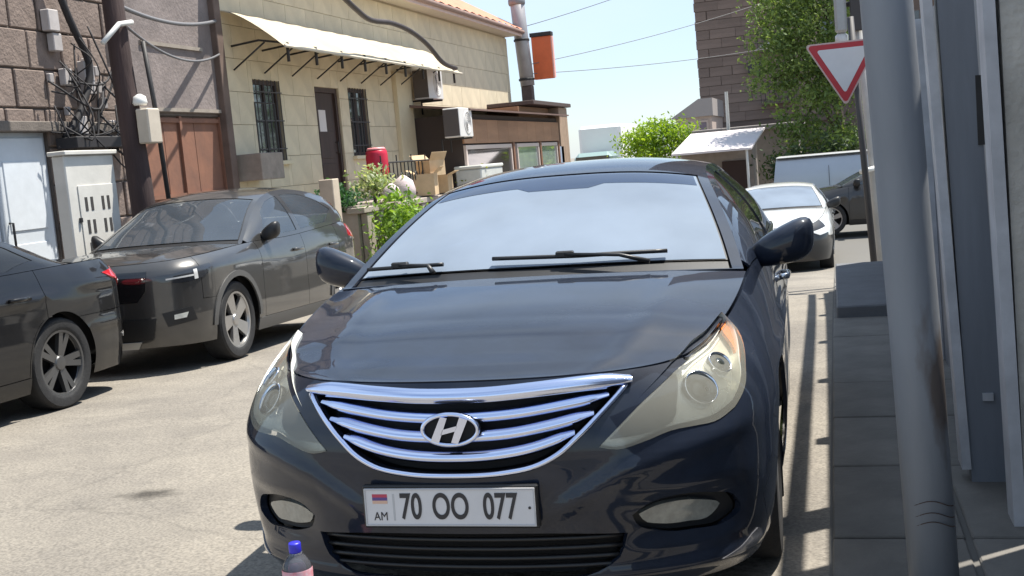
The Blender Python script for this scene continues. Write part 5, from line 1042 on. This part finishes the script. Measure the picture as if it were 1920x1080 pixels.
for mi in (False, True):
    h = panel('headlamp', curve([(.57, .84), (.75, .86), (.98, .90), (1.12, .91), (1.05, .83), (.92, .785), (.70, .775), (.58, .80), (.57, .84)], 26)[:-1], oU(.006), mat('dark_lens', (.03, .032, .036), .12, coat=1.), suv, sp=.04, lip=.01, mirror=mi)
    panel('day_light', [(.66, .815), (.90, .835), (.90, .820), (.66, .802)], oU(.012), whitel, h, sp=.03, lip=.006, mirror=mi)
    panel('day_light', [(.90, .875), (.935, .88), (.94, .795), (.905, .79)], oU(.012), whitel, h, sp=.03, lip=.006, mirror=mi)
    panel('bumper_vent', [(.60, .52), (.86, .56), (.90, .44), (.64, .40)], oU(.006), plastic, suv, sp=.05, lip=.01, mirror=mi)
    sfu, sru = UF['sf'], UF['sr']
    for c_ in (sfu, sru):
        o1 = arc(c_, .36, .455, 0, 180, 22); i1 = arc(c_, .36, .402, 180, 0, 22)
        panel('arch_trim', o1+i1, oU(.012), SM['sill'], suv, sp=.05, lip=.014, mirror=mi)
panel('lower_intake', [(-.55, .48), (.55, .48), (.50, .30), (-.50, .30)], oU(.006), plastic, suv, sp=.06, lip=.008)
panel('skid_plate', [(-.40, .285), (.40, .285), (.36, .225), (-.36, .225)], oU(.016), mat('silver_trim', (.45, .45, .44), .4, .6), suv, sp=.06, lip=.01)
pp = US.P(0., .56, .02); MB().box((-.26, pp[1]-.008, .505), (.26, pp[1], .615), .002).build('number_plate', MM['plate'], suv)
text_mesh('33 AM 177', .085, MM['ink'], suv, 'plate_digits', (.02, pp[1]-.0085, .56), (R(90), 0, 0), .0006, .8) if False else None
for mi in (False, True): panel('bumper_reflector', [(.70, .50), (.82, .515), (.80, .47), (.70, .46)], oU(.016), silvp, suv, sp=.05, lip=.004, mirror=mi)

# ------------------------------------------------------------------ the black sedan at the left edge, seen from behind its rear wheel
SED = dict(MAIN); [SED.pop(k) for k in ('front', 'feat', 'ridge')]
SED.update(outline=[(0, 0), (.3, .02), (.55, .09), (.72, .22), (.83, .40), (.89, .65), (.91, .95), (.92, 1.4), (.92, 2.4), (.918, 3.5), (.91, 4.0), (.885, 4.40), (.82, 4.68), (.68, 4.82), (.45, 4.87), (0, 4.88)],
 top=[(0, .76, .08, .5, 2), (.5, .77, .1, .5, 2), (.9, .82, .15, .56, 2.2), (1.4, .93, .13, .6, 2.2), (1.9, 1.0, .105, .64, 2.2), (2.8, 1.02, .072, .68, 2), (4.0, 1.04, .075, .7, 2), (4.7, 1.055, .11, .74, 2.2), (5.1, 1.06, .12, .76, 2.4), (5.4, 1.06, .10, .78, 2.4), (6.3, 1.06, .06, .8, 2)],
 sH0=.6, sD1=5.55, sbr=.95, zbr=.66, yF=.98, yR=3.83, doors=(1.38, 2.6, 3.68), rim='twin', rimr=.245, belt_chrome=False, wr=.34, Ra=.38,
 feat=lambda a, z: .016*np.exp(-((z-np.interp(a, [1.3, 3.2, 5.2], [.74, .80, .90]))/.03)**2)*np.interp(a, [1.35, 1.9, 5.2, 5.6], [0, 1, 1, .6])+.012*np.exp(-((z-.55)/.03)**2)*np.interp(a, [4.6, 4.9], [0, 1]),
 tail=lambda S: curve([(S.L-1.10, .955), (S.L-.8, .985), (S.L-.42, .975), (S.L-.42, .86), (S.L-.70, .80), (S.L-.88, .86), (S.L-1.10, .955)], 28)[:-1])
DM = dict(SM, paint=black2, bumper=black2, sill=black2, rim=alloyd, mirror=black2, handle=black2, glass=tint, sglass=tint)
sed, DS, DP, DF = build_car('sedan', SED, DM, (-6.43, 3.30, gz(7.1)+.075), (-.02, 0, .0), res=.06, label='black sedan at the left edge with dark multi-spoke rear wheel and red tail lamp', cat='car')
for mi in (False, True):
    panel('lamp_reverse', [(DS.L-.86, .87), (DS.L-.72, .82), (DS.L-.62, .84), (DS.L-.66, .90)], DS.off(.012), whitel, sed, sp=.04, lip=.006, mirror=mi)
    panel('bumper_reflector', [(DS.L-.92, .42), (DS.L-.74, .43), (DS.L-.74, .455), (DS.L-.92, .45)], DS.off(.008), mat('reflector', (.5, .48, .46), .2, coat=1.), sed, sp=.04, lip=.005, mirror=mi)

# ------------------------------------------------------------------ far cars at the bottom of the street
WM = dict(DM, paint=whitep, bumper=mat('bumper_shade_dark', (.014, .013, .014), .4, coat=.6), sill=plastic, glass=wind, sglass=tint, rim=alloy, mirror=plastic)  # near-black front is painted for the shade on the car's face
w1 = dict(SED, rim='five')
wc, WS, WP, WF = build_car('hatchback', w1, WM, (-.98, 18.6, gz(20)+.03), (-.03, 0, 0), res=.12, label='white car, front coloured dark for shade, seen behind the black wing mirror', cat='car')
panel('number_plate', [(-.26, .44), (.26, .44), (.26, .33), (-.26, .33)], WS.off(.02), MM['plate'], wc, sp=.1, lip=.01)
for mi in (False, True): panel('headlamp', [(.60, .66), (.95, .72), (1.08, .76), (1.0, .64), (.75, .60)], WS.off(.008), whitel, wc, sp=.1, lip=.01, mirror=mi)
KM = dict(SM, paint=mat('brown_black_paint', (.03, .028, .027), .4, .3, coat=1.), bumper=plastic, sill=plastic)
KM['rim'] = alloy
w2 = dict(SED, rim='five')
dk, KS, KP, KF = build_car('parked_car', w2, KM, (-1.12, 26.4, gz(26)+.1), (0, 0, R(-90)), res=.12, label='dark car parked crosswise at the end of the street, its front wheel showing', cat='car')
